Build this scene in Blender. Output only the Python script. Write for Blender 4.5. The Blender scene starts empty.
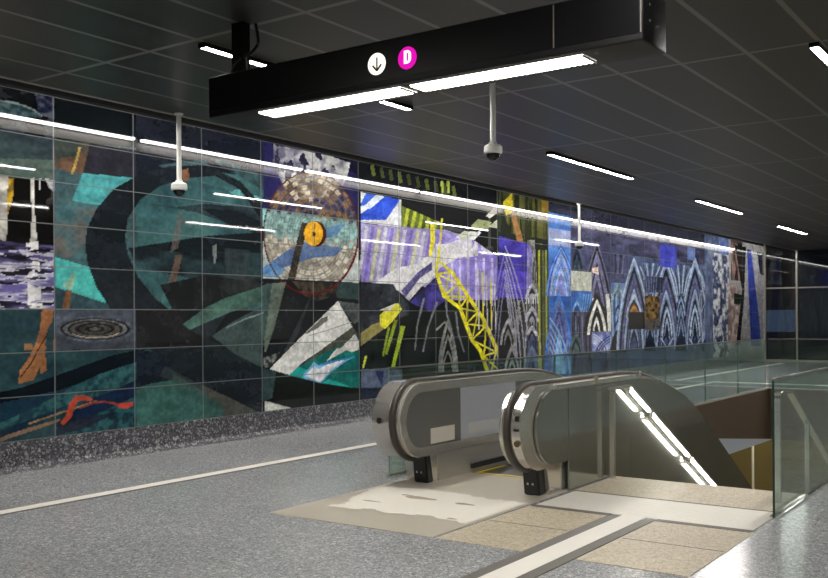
import bpy, bmesh, math, random
import numpy as np
from mathutils import Vector, Matrix
random.seed(4)
rng = np.random.default_rng(7)
SC = bpy.context.scene
COL = SC.collection
PI = math.pi

# ---------------------------------------------------------------- constants (metres; X runs along the mural, Y towards it)
F_PX, CX, CY, ROLL, HC = 955.0, 414.0, 318.3, 0.0064, 1.6
AX = (671 / 1167.2, 955 / 1167.2)
AY = (-955 / 1167.2, 671 / 1167.2)
MY = 9.30            # front face of the mural
CEIL = 3.87          # underside of the metal ceiling
CEIL_EDGE = 8.22     # the ceiling stops here, a dark cove runs on to the mural
XEND = 34.85         # glass partition closing the hall
XBACK, YRIGHT = -3.0, -5.0
HX0, HX1, HY0, HY1 = 9.0, 21.66, 2.06, 5.72   # opening in the floor


def ray(x, y):
    u = x - CX
    v = y - CY
    a = (u - ROLL * v) / F_PX
    b = -(v + ROLL * u) / F_PX
    return (AX[0] * a + AX[1], AY[0] * a + AY[1], b)


def wall_pt(x, y, yv=MY):
    """point of the mural wall seen along a direction -> (X, Z) on the wall"""
    d = ray(x, y)
    t = yv / d[1]
    return (d[0] * t, HC + d[2] * t)


def lin(c):
    out = []
    for v in c[:3]:
        v = v / 255.0
        out.append(v / 12.92 if v <= 0.04045 else ((v + 0.055) / 1.055) ** 2.4)
    return tuple(out)


# ---------------------------------------------------------------- materials
MATS = {}


def mat(name, rgb=(128, 128, 128), rough=0.5, metal=0.0, emit=None, strength=0.0, spec=0.5, noise=None, coat=0.0):
    if name in MATS:
        return MATS[name]
    m = bpy.data.materials.new(name)
    m.use_nodes = True
    nt = m.node_tree
    b = nt.nodes['Principled BSDF']
    c = lin(rgb) + (1,)
    b.inputs['Base Color'].default_value = c
    b.inputs['Roughness'].default_value = rough
    b.inputs['Metallic'].default_value = metal
    b.inputs['Specular IOR Level'].default_value = spec
    b.inputs['Coat Weight'].default_value = coat
    if emit:
        b.inputs['Emission Color'].default_value = lin(emit) + (1,)
        b.inputs['Emission Strength'].default_value = strength
    if noise:
        amt, scale, stretch = noise
        tc = nt.nodes.new('ShaderNodeTexCoord')
        mp = nt.nodes.new('ShaderNodeMapping')
        mp.inputs['Scale'].default_value = stretch
        nz = nt.nodes.new('ShaderNodeTexNoise')
        nz.inputs['Scale'].default_value = scale
        nz.inputs['Detail'].default_value = 4
        rp = nt.nodes.new('ShaderNodeMix')
        rp.data_type = 'RGBA'
        rp.inputs[6].default_value = tuple(max(0, v * (1 - amt)) for v in c[:3]) + (1,)
        rp.inputs[7].default_value = tuple(min(1, v * (1 + amt)) for v in c[:3]) + (1,)
        nt.links.new(tc.outputs['Object'], mp.inputs['Vector'])
        nt.links.new(mp.outputs['Vector'], nz.inputs['Vector'])
        nt.links.new(nz.outputs['Fac'], rp.inputs[0])
        nt.links.new(rp.outputs[2], b.inputs['Base Color'])
        rr = nt.nodes.new('ShaderNodeMapRange')
        rr.inputs['To Min'].default_value = rough * 0.8
        rr.inputs['To Max'].default_value = min(1, rough * 1.25)
        nt.links.new(nz.outputs['Fac'], rr.inputs['Value'])
        nt.links.new(rr.outputs['Result'], b.inputs['Roughness'])
    MATS[name] = m
    return m


def terrazzo(name, base, chips, scale, rough, spec=0.5):
    """stone chips in a ground: two sizes of Voronoi cells, coloured per cell"""
    m = bpy.data.materials.new(name)
    m.use_nodes = True
    nt = m.node_tree
    N = nt.nodes.new
    L = nt.links.new
    b = nt.nodes['Principled BSDF']
    tc = N('ShaderNodeTexCoord')
    cols = []
    for k, s in enumerate((scale, scale * 0.45)):
        vo = N('ShaderNodeTexVoronoi')
        vo.inputs['Scale'].default_value = s
        L(tc.outputs['Object'], vo.inputs['Vector'])
        sp = N('ShaderNodeSeparateColor')
        L(vo.outputs['Color'], sp.inputs['Color'])
        cr = N('ShaderNodeValToRGB')
        cr.color_ramp.interpolation = 'CONSTANT'
        els = cr.color_ramp.elements
        els[0].position = 0
        els[0].color = lin(chips[0][1]) + (1,)
        els[1].position = chips[1][0]
        els[1].color = lin(chips[1][1]) + (1,)
        for p, c in chips[2:]:
            e = els.new(p)
            e.color = lin(c) + (1,)
        L(sp.outputs[k], cr.inputs['Fac'])
        cols.append(cr)
    mx = N('ShaderNodeMix')
    mx.data_type = 'RGBA'
    mx.inputs[0].default_value = 0.4
    L(cols[0].outputs['Color'], mx.inputs[6])
    L(cols[1].outputs['Color'], mx.inputs[7])
    # slow cloudy wear
    nz = N('ShaderNodeTexNoise')
    nz.inputs['Scale'].default_value = 0.7
    nz.inputs['Detail'].default_value = 5
    L(tc.outputs['Object'], nz.inputs['Vector'])
    mr = N('ShaderNodeMapRange')
    mr.inputs['To Min'].default_value = 0.82
    mr.inputs['To Max'].default_value = 1.18
    L(nz.outputs['Fac'], mr.inputs['Value'])
    mu = N('ShaderNodeMix')
    mu.data_type = 'RGBA'
    mu.blend_type = 'MULTIPLY'
    mu.inputs[0].default_value = 1
    L(mx.outputs[2], mu.inputs[6])
    L(mr.outputs['Result'], mu.inputs[7])
    L(mu.outputs[2], b.inputs['Base Color'])
    b.inputs['Roughness'].default_value = rough
    b.inputs['Specular IOR Level'].default_value = spec
    MATS[name] = m
    return m


def glass_mat(name, tint, rough=0.0, ior=1.5):
    """thin pane: tinted see-through plus Fresnel mirror"""
    m = bpy.data.materials.new(name)
    m.use_nodes = True
    nt = m.node_tree
    nt.nodes.clear()
    N = nt.nodes.new
    L = nt.links.new
    o = N('ShaderNodeOutputMaterial')
    tr = N('ShaderNodeBsdfTransparent')
    tr.inputs['Color'].default_value = tint + (1,)
    gl = N('ShaderNodeBsdfGlossy')
    gl.inputs['Color'].default_value = (0.95, 1, 0.97, 1)
    gl.inputs['Roughness'].default_value = rough
    fr = N('ShaderNodeFresnel')
    ge = N('ShaderNodeNewGeometry')
    io = N('ShaderNodeMapRange')      # same mirror share on both faces of the thin pane
    io.inputs['To Min'].default_value = ior
    io.inputs['To Max'].default_value = 1 / ior
    L(ge.outputs['Backfacing'], io.inputs['Value'])
    L(io.outputs['Result'], fr.inputs['IOR'])
    mx = N('ShaderNodeMixShader')
    L(fr.outputs['Fac'], mx.inputs['Fac'])
    L(tr.outputs['BSDF'], mx.inputs[1])
    L(gl.outputs['BSDF'], mx.inputs[2])
    L(mx.outputs['Shader'], o.inputs['Surface'])
    MATS[name] = m
    return m


def emission(name, rgb, strength):
    m = bpy.data.materials.new(name)
    m.use_nodes = True
    nt = m.node_tree
    nt.nodes.clear()
    o = nt.nodes.new('ShaderNodeOutputMaterial')
    e = nt.nodes.new('ShaderNodeEmission')
    e.inputs['Color'].default_value = lin(rgb) + (1,)
    e.inputs['Strength'].default_value = strength
    nt.links.new(e.outputs['Emission'], o.inputs['Surface'])
    MATS[name] = m
    return m


# ---------------------------------------------------------------- objects
def obj(name, bm, m, parent=None, smooth=None, bevel=None):
    me = bpy.data.meshes.new(name)
    if bevel:
        pass
    bmesh.ops.recalc_face_normals(bm, faces=bm.faces)
    bm.to_mesh(me)
    bm.free()
    for mm in (m if isinstance(m, (list, tuple)) else [m]):
        me.materials.append(mm)
    if smooth:
        me.polygons.foreach_set('use_smooth', [True] * len(me.polygons))
        me.set_sharp_from_angle(angle=math.radians(smooth))
    o = bpy.data.objects.new(name, me)
    COL.objects.link(o)
    if parent is not None:
        o.parent = parent
        o.matrix_parent_inverse = parent_inv(parent)
    if bevel:
        md = o.modifiers.new('Bevel', 'BEVEL')
        md.width = bevel
        md.segments = 2
        md.limit_method = 'ANGLE'
    return o


def world_loc(o):
    v = Vector(o.location)
    p = o.parent
    return v


def parent_inv(p):
    # every Empty here is unrotated: shapes are written in world metres
    loc = Vector((0, 0, 0))
    q = p
    if q.get('_base') is not None:
        loc = Vector(q['_base'])
    return Matrix.Translation(-loc)


def thing(name, loc, label, cat, group=None):
    o = bpy.data.objects.new(name, None)
    o.empty_display_size = 0.2
    COL.objects.link(o)
    o.location = loc
    tag(o, label, cat, group)
    BASES[o.name] = Vector(loc)
    return o


BASES = {}


def parent_inv(p):
    return Matrix.Translation(-BASES.get(p.name, Vector((0, 0, 0))))


def tag(o, label, cat, group=None):
    o['label'] = label
    o['category'] = cat
    if group:
        o['group'] = group
    return o


def struct(name, bm, m, smooth=None):
    o = obj(name, bm, m, None, smooth)
    o['kind'] = 'structure'
    return o


def new():
    return bmesh.new()


def box(bm, x0, x1, y0, y1, z0, z1, mi=0):
    v = [bm.verts.new(p) for p in ((x0, y0, z0), (x1, y0, z0), (x1, y1, z0), (x0, y1, z0),
                                   (x0, y0, z1), (x1, y0, z1), (x1, y1, z1), (x0, y1, z1))]
    fs = []
    for q in ((3, 2, 1, 0), (4, 5, 6, 7), (0, 1, 5, 4), (1, 2, 6, 5), (2, 3, 7, 6), (3, 0, 4, 7)):
        f = bm.faces.new([v[i] for i in q])
        f.material_index = mi
        fs.append(f)
    return fs


def bevelled(x0, x1, y0, y1, z0, z1, r=0.005, seg=2):
    bm = new()
    box(bm, x0, x1, y0, y1, z0, z1)
    bmesh.ops.bevel(bm, geom=bm.edges[:], offset=r, segments=seg, affect='EDGES', profile=0.5)
    return bm


def prism_xz(bm, pts, y0, y1, mi=0):
    """closed outline in XZ pushed along Y"""
    a = [bm.verts.new((p[0], y0, p[1])) for p in pts]
    b = [bm.verts.new((p[0], y1, p[1])) for p in pts]
    n = len(pts)
    fs = [bm.faces.new(a), bm.faces.new(b[::-1])]
    for i in range(n):
        fs.append(bm.faces.new((a[i], b[i], b[(i + 1) % n], a[(i + 1) % n])))
    for f in fs:
        f.material_index = mi
    return fs


def prism_yz(bm, pts, x0, x1):
    a = [bm.verts.new((x0, p[0], p[1])) for p in pts]
    b = [bm.verts.new((x1, p[0], p[1])) for p in pts]
    n = len(pts)
    bm.faces.new(a)
    bm.faces.new(b[::-1])
    for i in range(n):
        bm.faces.new((a[i], b[i], b[(i + 1) % n], a[(i + 1) % n]))


def prism_xy(bm, pts, z0, z1):
    a = [bm.verts.new((p[0], p[1], z0)) for p in pts]
    b = [bm.verts.new((p[0], p[1], z1)) for p in pts]
    n = len(pts)
    bm.faces.new(a)
    bm.faces.new(b[::-1])
    for i in range(n):
        bm.faces.new((a[i], b[i], b[(i + 1) % n], a[(i + 1) % n]))


def sweep_xz(bm, path, section, closed=False):
    """sweep a YN section along a path lying in an XZ plane; section = [(y, n)], n out of the curve (left of travel)"""
    rings = []
    n = len(path)
    for i in range(n):
        a = Vector(path[max(i - 1, 0)])
        b = Vector(path[min(i + 1, n - 1)])
        t = (b - a).normalized()
        nv = Vector((-t.y, t.x))
        rings.append([bm.verts.new((path[i][0] + nv.x * q[1], q[0], path[i][1] + nv.y * q[1])) for q in section])
    m = len(section)
    for i in range(n - 1):
        for j in range(m):
            bm.faces.new((rings[i][j], rings[i][(j + 1) % m], rings[i + 1][(j + 1) % m], rings[i + 1][j]))
    bm.faces.new(rings[0])
    bm.faces.new(rings[-1][::-1])


def tube(bm, pts, r, seg=10, cap=True):
    pts = [Vector(p) for p in pts]
    rings = []
    up = Vector((0, 0, 1))
    for i, p in enumerate(pts):
        t = (pts[min(i + 1, len(pts) - 1)] - pts[max(i - 1, 0)]).normalized()
        ref = up if abs(t.dot(up)) < 0.95 else Vector((1, 0, 0))
        a = t.cross(ref).normalized()
        b = t.cross(a)
        rr = r[i] if isinstance(r, (list, tuple)) else r
        rings.append([bm.verts.new(p + (a * math.cos(2 * PI * k / seg) + b * math.sin(2 * PI * k / seg)) * rr) for k in range(seg)])
    for i in range(len(rings) - 1):
        for k in range(seg):
            bm.faces.new((rings[i][k], rings[i][(k + 1) % seg], rings[i + 1][(k + 1) % seg], rings[i + 1][k]))
    if cap:
        bm.faces.new(rings[0])
        bm.faces.new(rings[-1][::-1])


def lathe(bm, cx, cy, prof, seg=24):
    rings = []
    for r, z in prof:
        if r < 1e-5:
            rings.append([bm.verts.new((cx, cy, z))])
        else:
            rings.append([bm.verts.new((cx + r * math.cos(2 * PI * k / seg), cy + r * math.sin(2 * PI * k / seg), z)) for k in range(seg)])
    for i in range(len(rings) - 1):
        a, b = rings[i], rings[i + 1]
        for k in range(seg):
            k2 = (k + 1) % seg
            if len(a) == 1 and len(b) == 1:
                continue
            if len(a) == 1:
                bm.faces.new((a[0], b[k], b[k2]))
            elif len(b) == 1:
                bm.faces.new((a[k], a[k2], b[0]))
            else:
                bm.faces.new((a[k], a[k2], b[k2], b[k]))


def copy_tree(o, parent=None):
    c = o.copy()
    COL.objects.link(c)
    if parent is not None:
        c.parent = parent
    for ch in list(o.children):
        copy_tree(ch, c)
    return c

# ================================================================ the mural: glass panels printed with a collage
class Mural:
    X0, X1, Z0, Z1 = 4.18, 34.84, 0.32, 4.07

    def __init__(self):
        xs = [self.X0]
        while xs[-1] < self.X1:
            x = xs[-1]
            xs.append(x + 0.0145 + max(0, (x - 6)) * 0.0012)
        xs[-1] = self.X1
        self.xs = np.array(xs)
        self.zs = np.linspace(self.Z0, self.Z1, 329)
        for n in range(0, 28):      # grid lines on the panel joints
            xj = 5.26 + 1.08 * n
            self.xs[np.argmin(abs(self.xs - xj))] = xj
        self.X, self.Z = np.meshgrid(self.xs, self.zs)
        self.C = np.zeros(self.X.shape + (3,))
        self.C[:] = (26, 32, 38)

    def noise(self, X, Z, fx, fz, seed=0):
        r = np.random.default_rng(seed)
        tab = r.random((64, 64))
        u, v = X * fx + seed * 3.17, Z * fz + seed * 1.71
        i, j = np.floor(u).astype(int), np.floor(v).astype(int)
        a, b = u - i, v - j
        a, b = a * a * (3 - 2 * a), b * b * (3 - 2 * b)
        g = lambda p, q: tab[p % 64, q % 64]
        return (g(i, j) * (1 - a) + g(i + 1, j) * a) * (1 - b) + (g(i, j + 1) * (1 - a) + g(i + 1, j + 1) * a) * b

    def fbm(self, X, Z, fx, fz, seed=0, o=3):
        t, s, w = 0, 0, 1.0
        for k in range(o):
            t = t + w * self.noise(X, Z, fx * 2 ** k, fz * 2 ** k, seed + k)
            s += w
            w *= 0.55
        return t / s

    def poly(self, px, col, col2=None, a=1.0, grain=0.10, g=(9, 9), seed=None, streak=None, wall=False, cut=None):
        """one shape of the picture; px are sighted corner points, turned into metres on the wall"""
        pts = np.array(px if wall else [wall_pt(*p) for p in px])
        x0, x1 = np.searchsorted(self.xs, [pts[:, 0].min(), pts[:, 0].max()])
        z0, z1 = np.searchsorted(self.zs, [pts[:, 1].min(), pts[:, 1].max()])
        x1, z1 = min(x1 + 1, len(self.xs)), min(z1 + 1, len(self.zs))
        if x1 <= x0 or z1 <= z0:
            return
        X, Z = self.X[z0:z1, x0:x1], self.Z[z0:z1, x0:x1]
        ins = np.zeros(X.shape, bool)
        n = len(pts)
        for i in range(n):
            xa, za = pts[i]
            xb, zb = pts[(i + 1) % n]
            if za == zb:
                continue
            cr = ((za > Z) != (zb > Z)) & (X < (xb - xa) * (Z - za) / (zb - za) + xa)
            ins ^= cr
        if not ins.any():
            return
        if seed is None:
            seed = int(abs(pts.sum() * 13)) % 97
        t = self.fbm(X, Z, g[0], g[1], seed)
        c1 = np.array(col, float)
        if col2 is None:
            c = c1 * (1 + (t[..., None] - 0.5) * 2.4 * grain)
        else:
            s = np.clip((t - 0.5) * (streak or 2.5) + 0.5, 0, 1)[..., None]
            c = c1 * (1 - s) + np.array(col2, float) * s
        if cut is not None:
            ins &= (t > cut)
        reg = self.C[z0:z1, x0:x1]
        reg[ins] = reg[ins] * (1 - a) + np.clip(c, 0, 255)[ins] * a

    def stroke(self, px, w, col, **k):
        """line of a given width (in the picture's sighted units) through points"""
        n = len(px)
        w = w if isinstance(w, (list, tuple)) else [w] * n
        lf, rt = [], []
        for i in range(n):
            a, b = px[max(i - 1, 0)], px[min(i + 1, n - 1)]
            dx, dy = b[0] - a[0], b[1] - a[1]
            d = math.hypot(dx, dy) or 1
            nx, ny = -dy / d * w[i] / 2, dx / d * w[i] / 2
            lf.append((px[i][0] + nx, px[i][1] + ny))
            rt.append((px[i][0] - nx, px[i][1] - ny))
        self.poly(lf + rt[::-1], col, **k)

    def ell(self, cx, cy, rx, ry, col, rot=0.0, a0=0, a1=360, **k):
        pts = []
        for i in range(49):
            t = math.radians(a0 + (a1 - a0) * i / 48)
            x, y = rx * math.cos(t), ry * math.sin(t)
            pts.append((cx + x * math.cos(rot) - y * math.sin(rot), cy + x * math.sin(rot) + y * math.cos(rot)))
        self.poly(pts, col, **k)

    def ring(self, cx, cy, rx, ry, w, col, a0=0, a1=360, n=40, **k):
        pts = [(cx + rx * math.cos(math.radians(a0 + (a1 - a0) * i / n)), cy + ry * math.sin(math.radians(a0 + (a1 - a0) * i / n))) for i in range(n + 1)]
        self.stroke(pts, w, col, **k)

    def panel(self, c0, c1, r0, r1, col, **k):
        """whole panels: column boundaries at 5.24 + 1.096 n, rows counted from the bottom"""
        xa, xb = 5.26 + 1.08 * c0, 5.26 + 1.08 * c1
        h = (self.Z1 - self.Z0) / 8
        za, zb = self.Z0 + r0 * h, self.Z0 + r1 * h
        self.poly([(xa, za), (xb, za), (xb, zb), (xa, zb)], col, wall=True, **k)

    # a pointed art-deco arch made of nested outlines
    def arch(self, xc, ytop, ybot, hw, cols, pw=0.62, skew=0.0, shrink=0.72, lift=0.16):
        k = 0
        h = ybot - ytop
        for c in cols:
            s = shrink ** k
            yt = ytop + lift * h * k
            if yt > ybot - 3:
                break
            L_, R_ = [], []
            for i in range(15):
                f = i / 14
                y = yt + (ybot - yt) * f
                w = hw * s * (1 - (1 - f) ** (1.45 / pw)) * (0.86 + 0.14 * f)
                L_.append((xc - w + skew * f, y))
                R_.append((xc + w + skew * f, y))
            self.poly(L_ + R_[::-1], c, grain=0.3, g=(6, 14))
            k += 1

    # thin nested arch lines
    def lines(self, xc, ytop, ybot, hw, n, w, col, shrink=0.8, lift=0.10, pw=0.62, side=0, **k):
        h = ybot - ytop
        for q in range(n):
            s = shrink ** q
            yt = ytop + lift * h * q
            for sg in (-1, 1):
                if side and sg != side:
                    continue
                pts = []
                for i in range(12):
                    f = i / 11
                    pts.append((xc + sg * hw * s * (1 - (1 - f) ** (1.45 / pw)) * (0.86 + 0.14 * f), yt + (ybot - yt) * f))
                self.stroke(pts, w, col, **k)

    # ribs spreading upward from a foot
    def fan(self, xc, yfoot, ytop, half, n, w, col, bend=0.5, **k):
        for i in range(n):
            f = -1 + 2 * i / (n - 1) if n > 1 else 0
            pts = []
            for j in range(8):
                t = j / 7
                pts.append((xc + f * half * t ** (1 + bend), yfoot + (ytop - yfoot) * t * (1 - 0.12 * abs(f) * t)))
            self.stroke(pts, [w * (0.5 + 0.7 * j / 7) for j in range(8)], col, **k)

    # ------------------------------------------------------------ picture
    def paint(self):
        P, S, E, R = self.poly, self.stroke, self.ell, self.ring
        # ---- water photographs at the left end
        self.panel(-1, 1, 7, 8, (16, 17, 20), col2=(48, 56, 62), streak=5, g=(5, 9))
        P([(0, 113), (0, 102), (18, 104), (34, 110), (42, 118)], (30, 58, 66), col2=(80, 100, 105), streak=4, g=(14, 14))
        S([(0, 101), (10, 102), (22, 105), (34, 110), (42, 116)], 1.6, (130, 145, 145))
        P([(35, 92), (54, 97), (54, 120), (38, 113)], (28, 32, 60), col2=(80, 88, 100), streak=5, g=(12, 20))
        self.panel(-1, 1, 6, 7, (38, 48, 58), col2=(54, 70, 74), g=(2, 8))
        P([(-60, 160), (0, 158), (54, 160), (54, 181), (-60, 176)], (96, 106, 96), col2=(60, 90, 86), g=(2, 9))
        self.panel(-1, 1, 3, 6, (16, 15, 15), grain=0.3)
        P([(-50, 170), (8, 176), (7, 230), (6, 250), (-50, 250)], (222, 218, 208), col2=(150, 148, 140), g=(4, 12))
        P([(8, 177), (14, 178), (13, 196), (10, 208), (7, 216)], (212, 168, 40), col2=(120, 95, 30), streak=4, g=(14, 14))
        P([(30, 178), (34, 178), (35, 215), (37, 240), (30, 244), (32, 215)], (225, 222, 215), col2=(180, 178, 175), g=(20, 20))
        P([(39, 178), (41, 178), (40, 190), (39, 188)], (220, 220, 215))
        P([(45, 178), (54, 180), (54, 192), (49, 188)], (200, 200, 205), col2=(120, 120, 130), g=(16, 16))
        P([(-60, 236), (0, 240), (20, 243), (54, 245), (55, 309), (-60, 309)], (92, 84, 136), col2=(26, 24, 38), streak=4, g=(4, 24))
        P([(-60, 262), (20, 262), (54, 268), (55, 309), (-60, 309)], (240, 240, 244), col2=(110, 100, 170), streak=4, g=(3.6, 22), cut=0.40)
        P([(-60, 250), (54, 250), (54, 270), (-60, 272)], (190, 186, 206), g=(7, 34), cut=0.52)
        P([(26, 240), (38, 240), (42, 309), (28, 309)], (238, 238, 236), g=(5, 22), cut=0.50)
        # ---- teal print behind the big dark ring
        P([(54, 140), (136, 148), (136, 310), (54, 310)], (74, 106, 110), col2=(60, 88, 94), g=(2.5, 3))
        P([(54, 96), (136, 113), (136, 148), (54, 139)], (20, 26, 30), grain=0.15)
        P([(54, 139), (90, 143), (85, 172), (54, 168)], (56, 66, 62), col2=(96, 74, 58), g=(2, 4), streak=4)
        P([(60, 158), (88, 156), (84, 174), (60, 170)], (112, 78, 58), a=0.7)
        S([(80, 147), (76, 162), (72, 174)], 2.6, (170, 145, 70))
        P([(90, 143), (136, 150), (136, 180), (83, 173)], (44, 44, 54), grain=0.1)
        P([(83, 173), (133, 178), (112, 190), (100, 205), (72, 201)], (74, 168, 172), grain=0.12)
        P([(55, 205), (96, 206), (88, 235), (85, 260), (55, 256)], (104, 100, 96), col2=(66, 108, 116), g=(3, 6), streak=3)
        P([(55, 257), (92, 268), (106, 303), (55, 287)], (74, 196, 188), grain=0.06)
        P([(76, 270), (73, 290), (62, 286)], (150, 190, 160))
        P([(55, 287), (106, 304), (112, 309), (55, 309)], (50, 78, 86), grain=0.2)
        P([(66, 289), (72, 291), (69, 309), (62, 309)], (158, 106, 66), col2=(120, 80, 50))
        # column 2/3 ground
        P([(136, 112), (263, 140), (263, 310), (136, 310)], (66, 112, 112), col2=(48, 86, 92), g=(2, 3))
        P([(136, 113), (263, 140), (263, 178), (215, 172), (180, 172), (136, 178)], (24, 30, 42), col2=(36, 40, 52), g=(2, 8))
        P([(158, 165), (205, 160), (210, 166), (170, 172)], (84, 128, 130), a=0.7)
        P([(207, 158), (230, 162), (263, 176), (263, 190), (225, 168)], (62, 96, 100), col2=(40, 58, 66))
        P([(222, 186), (240, 190), (262, 198), (258, 200), (235, 196)], (92, 170, 168))
        P([(142, 203), (175, 207), (205, 204), (263, 208), (263, 236), (225, 222), (195, 212)], (34, 44, 52), col2=(50, 66, 72), g=(2, 9))
        P([(200, 208), (230, 210), (263, 222), (263, 232), (235, 228)], (28, 36, 44))
        P([(128, 248), (160, 245), (205, 240), (263, 232), (263, 282), (210, 283), (180, 276), (138, 268)], (52, 78, 84), col2=(30, 40, 46), g=(2, 5), streak=3)
        P([(136, 247), (205, 236), (263, 232), (263, 253), (205, 253), (150, 250)], (28, 36, 42), grain=0.15)
        P([(170, 253), (178, 248), (184, 215), (178, 215)], (120, 104, 98), a=0.6)
        P([(168, 284), (176, 255), (182, 255), (176, 284)], (124, 92, 76), a=0.75)
        P([(212, 246), (217, 244), (216, 262), (214, 264)], (130, 140, 140))
        P([(225, 248), (250, 250), (248, 310), (226, 310)], (70, 80, 82), a=0.55, g=(14, 2))
        # dark ring sweeping round to the lower right
        band = [(263, 206), (240, 181), (205, 165), (170, 166), (140, 174), (115, 188), (97, 208), (87, 228), (85, 245), (88, 265),
                (97, 288), (112, 311), (136, 338), (165, 366), (205, 390), (240, 402), (258, 410), (263, 410), (263, 366), (235, 353), (205, 336), (180, 318), (155, 298),
                (138, 277), (128, 255), (125, 238), (128, 218), (140, 200), (160, 186), (185, 178), (215, 176), (240, 190), (263, 222)]
        P(band, (27, 34, 40), col2=(34, 42, 50), g=(2, 3))
        P([(185, 178), (215, 176), (238, 188), (232, 192), (205, 184)], (60, 100, 104), a=0.8)
        P([(100, 285), (136, 280), (136, 309), (112, 309)], (38, 44, 48), a=0.6)
        P([(178, 172), (188, 168), (190, 180), (182, 182)], (150, 98, 66), a=0.8)
        # lower dark part of columns 2-3 and pale blades
        P([(136, 309), (180, 309), (205, 330), (205, 349), (136, 349)], (26, 26, 28), col2=(40, 40, 44), g=(4, 3))
        P([(160, 285), (205, 275), (263, 283), (263, 300), (205, 310), (172, 309)], (24, 27, 30), col2=(42, 48, 50), g=(10, 2))
        P([(183, 324), (190, 330), (228, 313), (263, 302), (263, 286), (225, 298), (205, 308)], (86, 132, 116), col2=(66, 100, 92), g=(3, 4))
        P([(228, 296), (263, 286), (250, 276), (228, 280)], (58, 62, 62), g=(14, 2), a=0.7)
        P([(212, 336), (232, 322), (263, 306), (263, 368), (235, 354)], (74, 94, 92), col2=(60, 78, 78), g=(3, 3))
        S([(226, 328), (245, 319), (263, 313)], 1.6, (128, 156, 150))
        P([(190, 330), (228, 313), (212, 336), (206, 338)], (40, 48, 54))
        # ripple photograph
        P([(55, 309), (136, 309), (136, 349), (56, 350)], (98, 108, 124), col2=(66, 74, 88), g=(2, 5))
        P([(56, 336), (136, 334), (136, 349), (56, 350)], (62, 68, 78), a=0.6)
        for k, (rx, ry) in enumerate(((39, 13), (35, 11), (32, 10), (28, 8.6), (25, 7.6), (20, 6), (16, 4.8), (10, 3), (6, 1.8))):
            E(95, 329, rx, ry, ((84, 92, 106), (30, 31, 34), (104, 106, 110), (34, 34, 36), (84, 80, 76), (32, 31, 32), (70, 68, 66), (30, 29, 30), (84, 80, 76))[k], grain=0.35, g=(20, 26))
        R(95, 330, 26, 7.6, 1.0, (190, 172, 150), 20, 150)
        # dark blue sea print, lower left
        P([(-60, 309), (55, 309), (56, 350), (136, 350), (136, 445), (-60, 465)], (26, 52, 62), col2=(44, 76, 82), g=(5, 5))
        P([(-40, 400), (20, 388), (55, 376), (110, 356), (136, 350), (136, 362), (60, 390), (-40, 412)], (14, 22, 32))
        P([(-40, 412), (60, 390), (136, 362), (136, 385), (70, 405), (-40, 462)], (22, 42, 66), col2=(24, 56, 76), g=(2, 6))
        P([(70, 388), (100, 374), (136, 362), (136, 383), (110, 392), (60, 408), (15, 425), (-40, 450), (-40, 440), (30, 410)], (52, 104, 106), col2=(30, 66, 78), g=(14, 18), streak=4)
        P([(96, 398), (136, 380), (136, 395), (118, 412), (62, 432), (56, 432), (70, 412)], (22, 40, 74), grain=0.2)
        P([(56, 425), (80, 420), (110, 408), (136, 396), (136, 428), (56, 436)], (40, 96, 100), col2=(24, 50, 66), g=(14, 16), streak=4)
        P([(58, 420), (120, 412), (85, 428), (56, 436)], (34, 34, 52), a=0.8)
        S([(28, 424), (60, 413), (97, 401)], 1.8, (166, 132, 96))
        S([(-20, 448), (10, 436), (35, 428), (60, 420)], [3, 4, 4, 2], (140, 112, 88))
        S([(62, 424), (69, 416), (72, 405), (77, 398), (84, 398), (92, 400)], [4, 6, 6, 6, 5, 3], (200, 76, 54))
        S([(80, 408), (95, 402), (108, 402), (120, 405)], [2, 2, 2, 2.5], (150, 66, 54))
        S([(118, 406), (126, 405.5), (133, 404)], [4, 6, 4], (206, 70, 58))
        # brown branch
        P([(42, 309), (54, 309), (52, 322), (47, 330), (45, 346), (36, 344), (40, 328)], (172, 112, 66), col2=(140, 90, 54))
        P([(36, 342), (46, 346), (44, 362), (38, 370), (34, 380), (18, 384), (20, 370), (30, 356)], (176, 116, 70), col2=(150, 98, 60))
        P([(24, 344), (33, 344), (33, 350), (24, 350)], (158, 110, 70))
        P([(40, 362), (46, 358), (47, 370), (41, 374)], (158, 104, 64))
        S([(20, 378), (32, 362), (38, 350), (50, 330)], 1.4, (60, 44, 36))
        P([(53, 340), (56, 338), (56, 352), (53, 352)], (150, 100, 66))
        # bottom of columns 2-3
        P([(136, 349), (150, 350), (165, 368), (205, 392), (240, 404), (256, 411), (263, 412), (263, 420), (136, 436)], (50, 88, 84), col2=(62, 104, 98), g=(5, 5))
        P([(136, 349), (158, 352), (175, 368), (172, 380), (150, 384), (136, 388)], (28, 36, 50))
        P([(150, 388), (205, 404), (230, 414), (136, 436), (136, 390)], (58, 106, 98), grain=0.1)
        P([(200, 384), (238, 402), (254, 410), (252, 418), (224, 418), (222, 404), (205, 396)], (84, 84, 78), col2=(66, 76, 72), g=(4, 4))
        P([(165, 366), (205, 388), (205, 394), (160, 376)], (70, 80, 78), a=0.6)
        # ---- disc photograph, columns 4-5
        P([(263, 138), (361, 163), (361, 215), (263, 212)], (34, 34, 74), col2=(44, 42, 88), g=(2, 3))
        P([(272, 138), (362, 162), (362, 176), (272, 146)], (18, 20, 28), a=0.6)
        cloud = [(274, 144), (300, 150), (330, 156), (350, 163), (348, 174), (343, 186), (335, 196), (300, 200), (284, 188), (279, 176), (273, 163)]
        P(cloud, (206, 208, 208), col2=(94, 94, 112), streak=3.2, g=(4.5, 5), seed=11)
        P(cloud, (40, 40, 62), g=(7, 5), seed=23, cut=0.60)
        P([(313, 170), (318, 168), (322, 214), (316, 216)], (84, 80, 90), a=0.6)
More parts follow.
